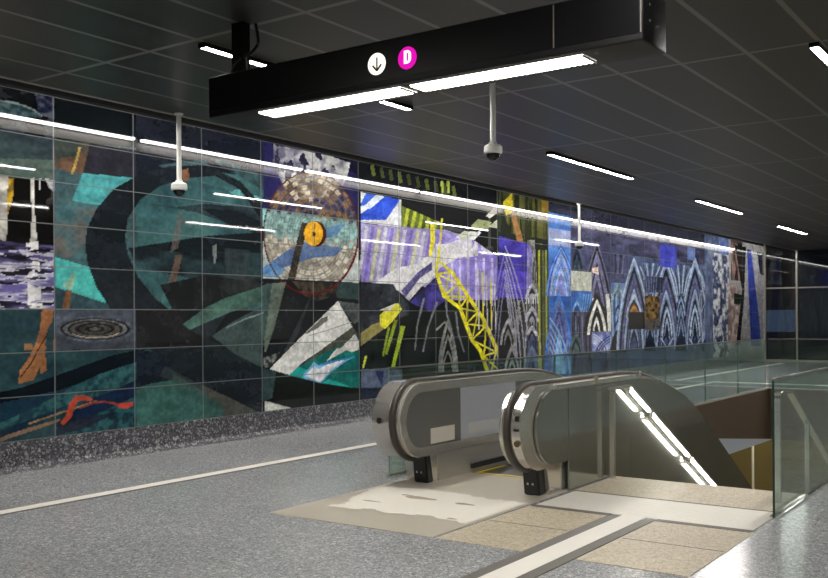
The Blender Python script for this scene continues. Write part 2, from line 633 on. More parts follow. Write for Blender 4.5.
        # sky and ground of the disc
        P([(263, 208), (361, 222), (361, 283), (263, 278)], (198, 204, 198), col2=(176, 186, 184), g=(3, 3))
        P([(263, 208), (361, 222), (361, 240), (263, 234)], (124, 190, 198), col2=(150, 204, 206), g=(3, 3))
        disc = (311, 233, 47.5, 61)
        cx, cy, rx, ry = disc
        E(cx, cy, rx, ry, (96, 84, 74), col2=(130, 120, 106), a=0.6, g=(14, 14), streak=6)
        # bricks laid in rings
        for q in range(2, 10):
            f = (q + 0.3) / 9.6
            nb = 8 + q * 4
            for j in range(nb):
                a0 = 360 / nb * (j + 0.12 + 0.5 * (q % 2))
                a1 = a0 + 360 / nb * 0.74
                mid = math.radians((a0 + a1) / 2)
                yy = cy + ry * f * math.sin(mid)
                xx = cx + rx * f * math.cos(mid)
                line = 209 + (xx - 263) * 0.145
                r_ = rng.random()
                if yy < line:
                    if yy < 200 and 285 < xx < 340:
                        c = (222, 206, 170) if r_ < 0.6 else (120, 98, 70)
                    else:
                        c = (148, 110, 66) if r_ < 0.45 else (52, 46, 70)
                elif yy < line + 26:
                    c = (146, 196, 196) if r_ < 0.6 else (110, 158, 160)
                else:
                    c = (222, 214, 196) if r_ < 0.6 else (170, 158, 138)
                pts = [(cx + rx * f * math.cos(math.radians(a)), cy + ry * f * math.sin(math.radians(a))) for a in (a0, (a0 + a1) / 2, a1)]
                S(pts, 3.9, c, a=0.7)
                if rng.random() < 0.6:
                    S(pts, 1.4, tuple(v * 0.72 for v in c), a=0.7)
        P([(263, 268), (285, 252), (303, 242), (330, 246), (343, 248), (336, 256), (312, 258), (296, 264), (263, 274)], (66, 96, 150), a=0.78)
        P([(322, 228), (345, 224), (338, 234), (330, 238), (318, 236)], (70, 110, 158), a=0.7)
        P([(263, 268), (272, 262), (286, 270), (278, 277), (263, 277)], (92, 142, 196), a=0.8)
        P([(302, 222), (309, 224), (300, 256), (293, 290), (285, 290), (294, 252)], (72, 64, 50), col2=(44, 42, 38), g=(14, 14))
        R(cx, cy, rx, ry, 1.4, (72, 36, 32))
        R(cx, cy, rx, ry, 2.2, (96, 26, 28), -10, 100)
        E(316, 234, 10.6, 12.8, (72, 34, 24))
        E(313.5, 233.5, 9.3, 12.2, (226, 170, 48), grain=0.06)
        S([(314.5, 223), (314.5, 245)], 1.3, (150, 110, 40))
        E(313.8, 234, 1.8, 2.6, (40, 30, 26))
        # ---- dark lower part of columns 4-5
        P([(263, 278), (361, 283), (361, 402), (263, 412)], (34, 37, 40), col2=(22, 24, 27), g=(3, 4))
        P([(292, 281), (352, 284), (340, 294), (318, 301), (305, 296)], (78, 70, 58), col2=(40, 36, 34), g=(12, 12))
        R(cx, cy, rx, ry, 1.7, (98, 26, 28), 50, 130)
        P([(265, 284), (286, 282), (275, 325), (266, 352), (264, 352)], (92, 104, 94), col2=(104, 118, 106))
        P([(263, 285), (272, 283), (266, 330), (263, 345)], (60, 80, 80))
        P([(310, 298), (300, 330), (290, 350), (284, 352), (300, 318)], (56, 60, 64), a=0.8)
        P([(338, 301), (360, 304), (364, 318), (354, 324)], (96, 104, 106), col2=(70, 76, 78))
        P([(338, 282), (361, 284), (361, 300), (336, 298)], (48, 66, 66))
        P([(338, 301), (352.5, 327), (318, 352), (303, 362), (290, 375), (269.5, 369), (300, 338)], (214, 214, 210), grain=0.04)
        P([(322, 318), (328, 316), (328, 320), (318, 328), (304, 335), (312, 327)], (96, 98, 92))
        S([(308, 336), (328, 330), (352, 322)], 0.8, (140, 140, 134))
        P([(352.5, 327), (358, 334), (338, 350), (326, 362), (297, 369), (318, 352)], (84, 86, 74), col2=(66, 70, 62))
        P([(300, 366), (330, 350), (348, 343), (361, 350), (362, 388), (348, 387), (320, 383), (289, 375)], (32, 122, 112), col2=(22, 92, 90), g=(5, 5))
        P([(289, 375), (298, 367), (310, 371), (302, 378)], (30, 166, 156))
        P([(322, 383), (330, 379), (346, 385), (352, 387.5)], (38, 160, 148))
        P([(355, 334), (361, 345), (361, 349), (352, 352), (347, 350), (332, 358), (326, 362), (336, 349), (341, 348)], (216, 216, 212), grain=0.04)
        P([(354, 357), (326, 362), (319, 366), (314, 362), (304, 374), (302, 378), (321, 383), (331, 372), (345, 362)], (120, 180, 224))
        P([(346, 359), (326, 365), (319, 369), (314, 366), (305, 376), (320, 382), (330, 371)], (220, 222, 226))
        S([(320, 365), (335, 361), (354, 357)], 1.6, (60, 140, 200))
        P([(263, 367), (289, 375), (320, 383), (350, 387.5), (361, 388), (361, 402), (263, 412)], (20, 22, 22), col2=(28, 34, 32), g=(12, 12))
        P([(263, 368), (276, 372), (272, 398), (263, 402)], (64, 72, 76), col2=(34, 60, 62))
        P([(265, 401), (291, 408), (265, 412)], (206, 208, 200))
        P([(264, 358), (280, 352), (270, 368), (264, 367)], (130, 132, 128), col2=(40, 44, 46), streak=5, g=(14, 14))
        # ---- columns 6-: blue stripes on white, violet curtain, black swoop
        self.panel(6, 10, 0, 8, (26, 28, 32), grain=0.2)
        for k in range(10):
            x = 372 + 9 * k
            S([(x, 165 + 2.3 * k), (x + 2, 176 + 2.3 * k)], 3.5, (92, 104, 50), a=0.55 if k % 3 else 0.9)
        for x in (442, 448):
            S([(x, 181), (x + 0.5, 193)], 2.4, (168, 180, 80))
        P([(361, 192), (401, 200), (401, 227), (361, 222)], (214, 218, 222), grain=0.03)
        P([(384, 196), (400, 200), (386, 220), (361, 220), (361, 214)], (46, 72, 188), col2=(58, 92, 206))
        P([(366, 193), (376, 195), (364, 206), (361, 206), (361, 203)], (60, 98, 204))
        P([(378, 196), (384, 197), (370, 209), (364, 209)], (206, 224, 240))
        P([(401, 200), (420, 206), (443, 222), (447, 228), (436, 233), (401, 227)], (66, 74, 36), col2=(104, 118, 48), g=(8, 2))
        for k in range(5):
            S([(409 + 7 * k, 203 + 3.5 * k), (405 + 7 * k, 228 + 1.2 * k)], 3.4, (160, 172, 64))
        P([(361, 223), (401, 227), (447, 230), (470, 238), (500, 256), (500, 300), (455, 300), (420, 285), (393, 284), (361, 282)], (140, 130, 188), col2=(172, 168, 204), g=(4, 1.5))
        for k in range(13):
            x = 365 + 6.4 * k
            S([(x + 2, 226 + 0.6 * k), (x - 7, 282)], 3.2, ((206, 206, 208), (112, 96, 180), (204, 206, 140))[k % 3], a=0.75)
        P([(430, 232), (470, 236), (520, 258), (515, 300), (470, 300), (440, 280)], (132, 116, 200), col2=(160, 150, 214), g=(3, 2))
        for k in range(6):
            S([(452 + 8 * k, 258), (452 + 8 * k, 306)], 2.2, (200, 196, 222), a=0.8)
        P([(361, 283), (392, 284), (410, 306), (408, 318), (400, 330), (361, 345)], (36, 40, 46), col2=(62, 66, 72), g=(4, 5))
        P([(361, 345), (400, 318), (430, 305), (470, 300), (500, 330), (500, 388), (361, 388)], (22, 26, 26), col2=(36, 40, 38), g=(4, 5))
        # white swoop
        P([(375, 283), (396, 268), (416, 264), (424, 258), (432, 254), (436, 244), (452, 244), (470, 246), (478, 250), (470, 256), (458, 258), (440, 268), (432, 278), (421, 287), (409, 301), (402, 294), (396, 289), (393, 284)], (214, 214, 216), grain=0.04)
        P([(401, 291), (418, 272), (432, 262), (432, 270), (420, 278), (405, 298)], (118, 110, 160), col2=(80, 76, 120))
        P([(410, 302), (428, 284), (437, 276), (446, 300), (430, 312)], (72, 64, 142), col2=(40, 40, 70), g=(4, 4))
        P([(440, 246), (470, 236), (500, 256), (486, 254), (466, 258)], (210, 210, 216), a=0.9, g=(10, 6), cut=0.38)
        # yellow band and blades
        P([(361, 333), (372, 325), (380, 322), (385, 328), (361, 346)], (146, 138, 84))
        P([(380, 315), (392, 305), (398, 303), (402, 309), (392, 322), (385, 329), (380, 326)], (224, 220, 60), grain=0.07)
        P([(380, 310), (394, 304), (398, 303), (388, 312)], (206, 206, 190))
        for a, b, w, c in (((396, 320), (386, 354), 3.4, (138, 160, 44)), ((403, 326), (393, 367), 4.4, (150, 176, 44)), ((389, 327), (383, 356), 2.4, (130, 150, 48)), ((366, 356), (363, 368), 2.2, (190, 200, 70))):
            S([a, b], [w, w * 0.7], c)
        P([(361, 369), (402, 369), (402, 388), (361, 388)], (92, 102, 122), col2=(74, 84, 104))
        P([(375, 371), (384, 371), (382, 386)], (40, 50, 90))
        P([(361, 388), (402, 387), (402, 398), (361, 402)], (28, 36, 52))
        # black wedge with checker flags
        P([(402, 186), (500, 208), (511, 226), (512, 262), (495, 255), (462, 232), (402, 206)], (30, 31, 33), grain=0.1)
        P([(436, 222), (470, 232), (462, 233), (440, 228)], (70, 72, 70))
        P([(456, 237), (464, 231), (478, 232), (470, 238), (462, 240)], (206, 210, 196))
        P([(469, 239), (479, 231), (481, 233), (474, 240)], (220, 222, 224))
        P([(471, 226), (478, 219), (492, 222), (488, 229), (474, 229)], (156, 164, 120))
        P([(488, 227), (498, 219), (511, 216), (502, 229)], (170, 176, 150))
        P([(496, 205), (504, 200), (508, 206), (490, 218), (486, 216)], (190, 190, 180))
        P([(500, 228), (513, 216), (506, 236)], (190, 196, 204))
        # yellow crane lattice
        Y = (222, 214, 44)
        S([(432, 222), (433, 240), (430, 256)], [4, 5, 3], (216, 206, 60))
        S([(442, 218), (440, 244)], 2, (206, 200, 60))
        S([(440, 246), (436, 272), (444, 296), (460, 308), (472, 340), (480, 350), (490, 378)], [2, 3, 3.6, 3.6, 3.6, 3.6, 3.2], Y)
        S([(440, 262), (452, 272), (468, 296), (484, 320), (497, 350), (505, 378)], [2, 3, 3.6, 3.6, 3.6, 3.2], Y)
        rl = [(437, 274), (444, 296), (460, 308), (466, 324), (472, 340), (484, 356), (490, 376)]
        rr = [(450, 272), (458, 284), (468, 297), (478, 312), (486, 326), (496, 352), (503, 374)]
        for a, b in zip(rl, rr):
            S([a, b], 1.7, Y)
        for a, b in zip(rl[:-1], rr[1:]):
            S([a, b], 1.5, Y)
        for a, b in zip(rl[1:], rr[:-1]):
            S([a, b], 1.5, (200, 192, 50))
        for k in range(5):
            S([(478 + 4.2 * k, 268 + 4 * k), (479 + 4.2 * k, 330)], 1.3, (216, 212, 70) if k % 2 else (190, 188, 180))
        S([(501, 298), (500, 372)], 1.8, (206, 204, 70))
        # pale drips on black
        for x0, y0, x1, y1 in ((424, 298, 415, 350), (437, 302, 423, 352), (446, 300, 452, 330), (456, 312, 464, 352)):
            S([(x0, y0), ((x0 + x1) / 2 - 2, (y0 + y1) / 2), (x1, y1)], [2.2, 1.5, 1.2], (150, 152, 160), a=0.7)
        for k in range(3):
            self.arch(448, 318 + 16 * k, 372, 10 - 2 * k, [(120, 122, 120), (24, 26, 26)], lift=0.12, shrink=0.7)
        S([(436, 330), (445, 322), (452, 334), (450, 342)], 2.2, (134, 138, 128))
        # ---- columns 12-14: violet and black deco
        self.panel(10, 12, 0, 8, (30, 32, 34), col2=(52, 58, 44), g=(6, 1.2))
        P([(500, 180), (548, 196), (549, 240), (512, 234), (500, 206)], (40, 46, 28), col2=(92, 92, 52), g=(9, 1.2), streak=3)
        P([(503, 202), (512, 193), (513, 212), (506, 216)], (206, 190, 50))
        P([(511, 216), (513, 207), (522, 235), (527, 262), (522, 262), (516, 236)], (140, 104, 66))
        P([(541, 198), (548, 200), (548, 214), (542, 212)], (150, 120, 50))
        P([(499, 236), (528, 244), (532, 250), (532, 298), (498, 298)], (56, 50, 128), col2=(78, 66, 176), g=(3, 4))
        P([(497, 270), (528, 272), (530, 300), (496, 296)], (86, 74, 190), grain=0.12)
        W1, W2 = (170, 168, 190), (186, 186, 186)
        self.lines(505, 246, 374, 26, 6, 1.5, W1, shrink=0.78, lift=0.06, side=1, a=0.8)
        self.lines(505, 252, 374, 16, 3, 1.3, (140, 138, 170), shrink=0.7, lift=0.12, side=-1, a=0.7)
        for dx in (-6, -3.6, -1.2, 1.2, 3.6, 6):
            S([(531 + dx * 0.5, 240), (532 + dx * 0.8, 285), (533 + dx * 1.1, 330), (533 + dx * 1.5, 374)], 1.1, W2, a=0.65)
        for yy in (283, 306, 325, 346):
            self.arch(532, yy, yy + 16, 7, [(176, 176, 186), (34, 34, 46), (150, 150, 160)], lift=0.3, shrink=0.62)
        for dx in (-5, -3, -1, 1, 3, 5):
            S([(532 + dx, 294), (532 + dx * 1.2, 304)], 1.0, (200, 200, 205))
        self.lines(520, 300, 376, 9, 3, 1.6, (150, 150, 152), side=-1, a=0.8)
        self.arch(508, 318, 345, 8, [(150, 150, 152), (28, 28, 30), (130, 130, 134), (28, 28, 30)], lift=0.2)
        self.arch(512, 344, 376, 8, [(140, 140, 142), (26, 27, 28), (150, 150, 150), (28, 28, 30)], lift=0.2)
        P([(526, 335), (538, 336), (538, 374), (526, 374)], (44, 54, 84), a=0.7)
        self.lines(532, 346, 374, 7, 3, 1.2, (96, 110, 140), a=0.9)
        for x, c in ((540, (160, 164, 60)), (544, (84, 90, 60)), (547, (140, 150, 70))):
            S([(x - 1, 250), (x, 375)], 2.2, c)
        # ---- blue deco arches, columns 14 and on
        B = lambda r0, r1, c0, c1, col, col2, **k: self.panel(c0, c1, r0, r1, col, col2=col2, **k)
        B(0, 8, 12, 24, (56, 66, 96), (78, 90, 122), g=(2, 2))
        B(6, 8, 12, 22, (50, 52, 74), (84, 84, 112), g=(1.5, 5))
        B(7.3, 8, 12, 22, (44, 46, 60), (58, 60, 78), g=(1, 8))
        B(3, 7.5, 12, 13, (70, 116, 196), (92, 140, 214), g=(2, 4))
        B(6, 6.8, 12, 13, (160, 172, 206), (140, 152, 196), g=(1, 8))
        B(0, 4, 12, 13, (44, 88, 160), (66, 112, 184), g=(3, 5))
        D1, D2, D3, L1, L2, V1 = (34, 40, 58), (48, 56, 82), (64, 74, 106), (150, 168, 192), (118, 138, 170), (96, 98, 132)
        # column 12-13: bright blue
        self.arch(561, 244, 296, 15, [(56, 104, 200), (148, 160, 200), (62, 112, 206), (166, 170, 204), (120, 130, 190)], lift=0.14, shrink=0.76)
        self.lines(561, 248, 296, 14, 4, 1.2, (150, 184, 226), lift=0.14, shrink=0.74, a=0.7)
        self.arch(559, 292, 374, 15, [(70, 118, 196), (104, 104, 146), (44, 88, 166), (120, 116, 156), (44, 84, 160), (130, 168, 210)], lift=0.09, shrink=0.8)
        self.lines(550, 318, 374, 20, 5, 1.3, (150, 190, 226), lift=0.13, shrink=0.74, side=1, a=0.85)
        self.lines(568, 340, 374, 8, 2, 1.2, (120, 166, 214), side=-1, a=0.8)
        P([(550, 354), (571, 353), (571, 374), (550, 374)], (120, 172, 206), a=0.35)
        # columns 13-15: grey violet arches
        B(0, 6.5, 13, 16, (60, 62, 86), (78, 82, 112), g=(4, 4))
        self.arch(577, 246, 286, 7, [(36, 46, 58), (60, 76, 88), (40, 52, 64)], lift=0.22)
        self.arch(597, 243, 352, 19, [(38, 38, 46), (108, 106, 140), (34, 34, 42), (122, 118, 156), (38, 40, 48), (96, 94, 128), (34, 34, 42)], lift=0.08, shrink=0.82)
        self.lines(597, 243, 352, 19, 5, 1.0, (140, 140, 170), lift=0.08, shrink=0.82, a=0.6)
        for k in range(4):
            S([(615 + 3 * k, 254), (616 + 2 * k, 274)], 1.2, (96, 98, 124) if k % 2 else (44, 46, 60))
        B(4, 4.95, 13, 14, (206, 208, 196), (190, 194, 180), g=(10, 2))
        self.lines(578, 274, 292, 6, 3, 0.8, (160, 160, 146), lift=0.2, a=0.7)
        B(3, 4, 13, 14, (48, 88, 158), (76, 120, 186), g=(8, 1))
        for k in range(4):
            S([(584 + 2.4 * k, 294), (581 + 2.2 * k, 318)], 1.0, (120, 166, 218), a=0.8)
        self.arch(577, 300, 314, 5, [(110, 160, 210), (50, 80, 130)], lift=0.3)
        B(0, 3, 13, 14, (42, 44, 60), (92, 90, 112), g=(14, 0.8))
        for k in range(5):
            S([(572 + 3.4 * k, 316), (574 + 3 * k, 352)], 1.1, (112, 114, 142) if k % 2 else (36, 38, 50))
        self.arch(576, 332, 354, 7, [(84, 102, 102), (36, 50, 52), (70, 86, 86)], lift=0.24)
        P([(598, 267), (592, 268), (592, 272), (599, 275)], (230, 205, 186))
        P([(592, 298), (598, 299), (612, 330), (612, 333), (592, 333)], (222, 222, 212), grain=0.05)
        self.arch(597, 293, 335, 14, [(36, 40, 40), (224, 224, 214), (34, 38, 38), (222, 222, 214)], lift=0.14, pw=0.7, shrink=0.7)
        self.arch(596.5, 310, 335, 6.5, [(36, 40, 38), (226, 226, 218), (40, 44, 42)], lift=0.24, shrink=0.6)
        P([(606, 294), (609, 294), (614, 333), (608, 333)], (220, 220, 212))
        P([(592, 330), (597, 333), (592, 335)], (40, 40, 40))
        B(1, 2, 14, 15, (92, 106, 170), (150, 164, 206), g=(6, 6), streak=4)
        self.lines(594, 334, 353, 14, 4, 1.2, (206, 210, 226), lift=0.16, side=1, a=0.85)
        self.lines(610, 336, 353, 14, 3, 1.2, (50, 60, 120), lift=0.16, side=-1, a=0.85)
        # column 15: ribbed shaft
        B(1, 4.5, 15, 16, (84, 112, 150), (110, 138, 176), g=(14, 1))
        self.arch(618, 284, 300, 6, [(140, 160, 166), (92, 114, 132), (120, 142, 152)], lift=0.25)
        for k in range(6):
            S([(611.5 + 2.6 * k, 294), (613 + 2 * k, 336)], 1.2, (52, 74, 116) if k % 2 else (150, 176, 208))
        for yy in (304, 318):
            self.arch(618, yy, yy + 12, 3.4, [(44, 62, 104), (120, 150, 190)], lift=0.35)
        self.arch(618, 328, 352, 8, [(38, 36, 40), (22, 22, 26)], lift=0.3)
        # the long row of arches
        for xc, yt, hw in ((634, 258, 17), (666, 260, 17), (695, 258, 15)):
            self.arch(xc, yt, 350, hw, [L2, D1, V1, (70, 78, 112), L2, D1, V1, D2, L2, D1, D3], lift=0.085, shrink=0.86)
            self.lines(xc, yt, 350, hw, 2, 1.3, (170, 186, 208), lift=0.34, shrink=0.55, a=0.8)
            self.lines(xc, yt + 1, 350, hw - 0.6, 1, 1.2, (184, 198, 216), a=0.8)
        for xc, yt in ((650, 262), (681, 264), (709, 266)):
            # flaring lotus between two arches
            P([(xc - 9, yt), (xc + 9, yt + 2), (xc + 3, 296), (xc - 3, 296)], (70, 84, 112), col2=(96, 112, 142), g=(12, 2))
            for k in range(7):
                f = -1 + k / 3
                S([(xc + f * 10, yt + 4 * abs(f)), (xc + f * 6, yt + 14), (xc + f * 2.6, 296)], 1.2, (164, 182, 204) if k % 2 == 0 else (56, 66, 92))
            self.arch(xc, 292, 316, 5.5, [D3, L1, D2, L2], lift=0.17, shrink=0.76)
            self.arch(xc, 308, 350, 6, [(124, 144, 172), D2, (140, 160, 186), D3, D1], lift=0.12, shrink=0.78)
        for xc, yt in ((667, 306), (695, 304)):
            self.arch(xc, yt, 336, 5.5, [(176, 192, 210), D2, (150, 168, 192), D1], lift=0.18, shrink=0.7)
            S([(xc - 6, 338), (xc, 348), (xc + 6, 338)], 1.4, (170, 186, 204))
        self.arch(634, 294, 318, 8, [(168, 180, 198), (54, 60, 80), (176, 122, 58), (120, 84, 46)], lift=0.2, shrink=0.8)
        B(2.05, 3, 16, 17, (22, 22, 24), (36, 36, 38), g=(6, 6))
        B(2.6, 3.9, 17, 18.0, (140, 108, 52), (74, 64, 52), g=(6, 7), streak=4)
        B(2, 2.6, 17, 18.0, (74, 78, 92), (104, 92, 74), g=(8, 8))
        B(4.1, 5, 17, 18.2, (48, 52, 74), (66, 72, 98), g=(14, 1))
        for k in range(6):
            S([(643 + 2.8 * k, 276), (645 + 2.1 * k, 293)], 0.9, (96, 104, 134))
        B(5.6, 6.9, 18, 19.2, (56, 60, 158), (74, 80, 178), g=(4, 4))
        B(6.2, 7, 20.03, 20.6, (90, 110, 160), (110, 130, 176))
        for xc in (650, 681, 708):
            self.arch(xc, 332, 351, 6, [(40, 48, 66), (24, 30, 46), (46, 54, 76)], lift=0.3)
        for k in range(22):
            x = 700 + k * 0.9
            S([(x, 276 + 14 * (k % 3)), (x + 3 * (-1) ** k, 300 + 12 * (k % 4))], 0.9, (176, 190, 210) if k % 2 else (50, 58, 84), a=0.7)
        # ---- end columns: mottled white, pink and black, blue ray
        B(0, 8, 21.4, 22.7, (70, 84, 118), (112, 124, 152), g=(6, 3))
        B(0, 8, 22.7, 27.42, (176, 174, 176), (140, 142, 146), g=(4, 3))
        B(0, 6.9, 22.1, 23.6, (206, 208, 212), (66, 76, 104), g=(5, 6), streak=5)
        B(6.9, 8, 22.7, 23.6, (66, 90, 160), (130, 150, 196), g=(2, 2))
        B(5.2, 8, 23.8, 25, (40, 36, 38), (150, 118, 110), g=(5, 1.6), streak=4)
        P([(728, 284), (738, 286), (741, 345), (728, 347)], (206, 186, 180), col2=(120, 100, 98), g=(5, 5))
        P([(735, 245), (746, 247), (744, 300), (740, 345), (736, 345), (742, 290)], (26, 28, 30))
        P([(734, 293), (742, 295), (740, 305), (734, 304)], (30, 48, 36))
        P([(747, 249), (751, 250), (757, 300), (762, 346), (751, 346), (749, 300)], (48, 66, 160), grain=0.1)
        P([(752, 250), (765, 254), (765, 345), (761, 345), (758, 300)], (176, 178, 186), col2=(150, 152, 162))
        P([(757, 252), (765, 254), (765, 276), (760, 274)], (36, 36, 60))
        t = self.fbm(self.X, self.Z, 26, 26, 5, 2)[..., None]
        u = self.fbm(self.X, self.Z, 3, 9, 31, 3)[..., None]
        self.C *= 1 + (t - 0.5) * 0.34 + (u - 0.5) * 0.36
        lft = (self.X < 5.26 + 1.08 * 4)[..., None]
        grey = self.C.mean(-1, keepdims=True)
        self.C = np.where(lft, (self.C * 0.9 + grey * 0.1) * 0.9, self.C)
        return self

    SECTIONS = (   # name, label, blocks of panels (first column, last column, first row, last row)
        ('ripple_print', 'ripple photograph panel in grey blue', ((1, 2, 2, 3),)),
        ('water_print', 'water reflection photograph in black, white and violet', ((-1, 1, 3, 6),)),
        ('branch_print', 'dark blue print with a brown branch', ((-1, 1, 0, 3),)),
        ('splash_print', 'dark water splash print at the top left', ((-1, 1, 6, 8),)),
        ('ring_print', 'teal print with a big dark ring', ((1, 4, 0, 8),)),
        ('disc_print', 'print of a round brick paved disc with a yellow hub', ((4, 6, 4, 8),)),
        ('sail_print', 'dark print with white sail shapes', ((4, 6, 0, 4),)),
        ('stripe_print', 'white panel with blue stripes', ((6, 7, 6, 7),)),
        ('crane_print', 'violet, black and yellow print with a lattice tower', ((6, 10, 0, 8),)),
        ('ornament_print', 'violet and black ornament print', ((10, 12, 0, 8),)),
        ('white_print', 'small off white panel', ((13, 14, 4, 5),)),
        ('diamond_print', 'black and white diamond panels', ((14, 15, 2, 4),)),
        ('arch_print', 'blue pointed arch print', ((12, 22.7, 0, 8),)),
        ('end_print', 'pale mottled print with a blue ray', ((22.7, 27.5, 0, 8),)),
    )

    def build(self, m, root):
        nz, nx = self.X.shape
        co = np.empty((nz * nx, 3))
        co[:, 0] = self.X.ravel()
        co[:, 1] = MY
        co[:, 2] = self.Z.ravel()
        c = np.clip(self.C.reshape(-1, 3), 0, 255) / 255
        c = np.where(c <= 0.04045, c / 12.92, ((c + 0.055) / 1.055) ** 2.4)
        idx = np.arange(nz * nx).reshape(nz, nx)
        q = np.stack([idx[:-1, :-1], idx[:-1, 1:], idx[1:, 1:], idx[1:, :-1]], -1).reshape(-1, 4)
        mx = ((self.xs[:-1] + self.xs[1:]) / 2 - 5.26) / 1.08
        mz = ((self.zs[:-1] + self.zs[1:]) / 2 - self.Z0) / ((self.Z1 - self.Z0) / 8)
        MX, MZ = np.meshgrid(mx, mz)
        MX, MZ = MX.ravel(), MZ.ravel()
        free = np.ones(len(q), bool)
        for name, label, blocks in self.SECTIONS:
            sel = np.zeros(len(q), bool)
            for c0, c1, r0, r1 in blocks:
                sel |= (MX > c0) & (MX < c1) & (MZ > r0) & (MZ < r1)
            sel &= free
            free &= ~sel
            f = q[sel]
            used, inv = np.unique(f.ravel(), return_inverse=True)
            me = bpy.data.meshes.new(name)
            me.vertices.add(len(used))
            me.vertices.foreach_set('co', co[used].ravel())
            me.loops.add(len(f) * 4)
            me.loops.foreach_set('vertex_index', inv.ravel().astype(np.int32))
            me.polygons.add(len(f))
            me.polygons.foreach_set('loop_start', np.arange(0, len(f) * 4, 4, dtype=np.int32))
            me.update(calc_edges=True)
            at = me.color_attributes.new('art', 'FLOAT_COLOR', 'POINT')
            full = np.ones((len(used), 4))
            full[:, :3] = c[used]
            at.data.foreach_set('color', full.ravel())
            me.materials.append(m)
            o = bpy.data.objects.new(name, me)
            COL.objects.link(o)
            o['label'] = label
            o.parent = root
            o.matrix_parent_inverse = parent_inv(root)


def mural_material():
    m = bpy.data.materials.new('printed_glass')
    m.use_nodes = True
    nt = m.node_tree
    N, L = nt.nodes.new, nt.links.new
    b = nt.nodes['Principled BSDF']
    at = N('ShaderNodeAttribute')
    at.attribute_name = 'art'
    tc = N('ShaderNodeTexCoord')
    sp = N('ShaderNodeSeparateXYZ')
    L(tc.outputs['Object'], sp.inputs[0])

    def joint(sock, off, pitch, w):
        a = N('ShaderNodeMath'); a.operation = 'SUBTRACT'
        L(sock, a.inputs[0]); a.inputs[1].default_value = off
        d = N('ShaderNodeMath'); d.operation = 'DIVIDE'
        L(a.outputs[0], d.inputs[0]); d.inputs[1].default_value = pitch
        f = N('ShaderNodeMath'); f.operation = 'PINGPONG'
        L(d.outputs[0], f.inputs[0]); f.inputs[1].default_value = 0.5
        g = N('ShaderNodeMath'); g.operation = 'LESS_THAN'
        L(f.outputs[0], g.inputs[0]); g.inputs[1].default_value = w / pitch / 2
        return g
    jx = joint(sp.outputs['X'], 5.26, 1.08, 0.016)
    jz = joint(sp.outputs['Z'], 0.32, 3.75 / 8, 0.012)
    mx = N('ShaderNodeMath'); mx.operation = 'MAXIMUM'
    L(jx.outputs[0], mx.inputs[0]); L(jz.outputs[0], mx.inputs[1])
    ml = N('ShaderNodeMath'); ml.operation = 'MULTIPLY'
    L(mx.outputs[0], ml.inputs[0]); ml.inputs[1].default_value = 0.75
    mix = N('ShaderNodeMix'); mix.data_type = 'RGBA'
    L(ml.outputs[0], mix.inputs[0])
    L(at.outputs['Color'], mix.inputs[6])
    mix.inputs[7].default_value = lin((112, 116, 116)) + (1,)
    L(mix.outputs[2], b.inputs['Base Color'])
    b.inputs['Roughness'].default_value = 0.03
    b.inputs['Specular IOR Level'].default_value = 0.5
    return m

# ================================================================ materials
steel = mat('brushed_steel', (200, 196, 188), 0.32, 0.75, noise=(0.10, 3, (1, 1, 12)))
steel_dk = mat('dark_stainless', (160, 164, 157), 0.10, 0.72, noise=(0.05, 2, (1, 1, 1)))
steel_pl = mat('polished_steel', (238, 234, 226), 0.17, 0.82)
rubber = mat('black_rubber', (58, 52, 46), 0.42)
black = mat('black_metal', (9, 9, 10), 0.42, spec=0.3)
black_pl = mat('black_plastic', (22, 22, 23), 0.35)
white_pt = mat('white_paint', (246, 245, 240), 0.4)
grey_pnl = mat('grey_panel', (146, 146, 143), 0.15, 0.6)
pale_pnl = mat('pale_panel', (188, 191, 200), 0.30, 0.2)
screw_m = mat('screw_steel', (190, 190, 190), 0.25, 1.0)
yellow = mat('yellow_line', (214, 190, 60), 0.5)
step_m = mat('step_metal', (92, 92, 94), 0.45, 0.8)
beige = terrazzo('beige_stone', 0, [(0, (186, 174, 152)), (0.3, (170, 158, 136)), (0.6, (200, 190, 168)), (0.85, (150, 138, 120))], 95, 0.5)
landing_m = mat('landing_plate', (184, 177, 162), 0.42, 0.25, noise=(0.10, 2.2, (1, 3, 1)))
sheet_m = mat('white_sheet', (214, 209, 198), 0.7, noise=(0.05, 4, (1, 3, 1)))
tactile_m = mat('white_tactile', (224, 220, 211), 0.55, noise=(0.06, 6, (1, 1, 1)))
strip_dk = mat('grey_border', (92, 88, 81), 0.5, noise=(0.08, 6, (1, 1, 1)))
dark_wall = mat('hall_wall', (214, 213, 209), 0.6)
plenum_m = mat('plenum_black', (14, 14, 15), 0.8, spec=0.05)
brown_wall = mat('brown_concrete', (98, 84, 68), 0.75, noise=(0.15, 1.5, (1, 1, 1)))
ochre_wall = mat('ochre_wall', (116, 104, 62), 0.6, noise=(0.25, 0.8, (2, 2, 0.6)))
blue_sheet = mat('pale_blue_sheet', (190, 208, 240), 0.5)
floor_m = terrazzo('grey_terrazzo', 0, [(0, (150, 152, 155)), (0.32, (130, 133, 138)), (0.56, (164, 165, 166)), (0.74, (104, 107, 114)), (0.86, (194, 193, 190)), (0.96, (224, 221, 216))], 115, 0.19, 0.5)
skirt_m = terrazzo('dark_terrazzo', 0, [(0, (68, 69, 76)), (0.40, (48, 49, 56)), (0.62, (98, 98, 103)), (0.80, (32, 33, 38)), (0.86, (170, 168, 166))], 62, 0.3, 0.4)
glass = glass_mat('guard_glass', (0.80, 0.88, 0.85), ior=1.52)
glass_edge_pale = mat('glass_edge_pale', (104, 134, 124), 0.2)
glass_edge = mat('glass_edge', (28, 58, 50), 0.15)
part_glass = glass_mat('partition_glass', (0.42, 0.43, 0.43), ior=1.6)
alu = mat('pale_aluminium', (176, 170, 156), 0.35, 0.6)
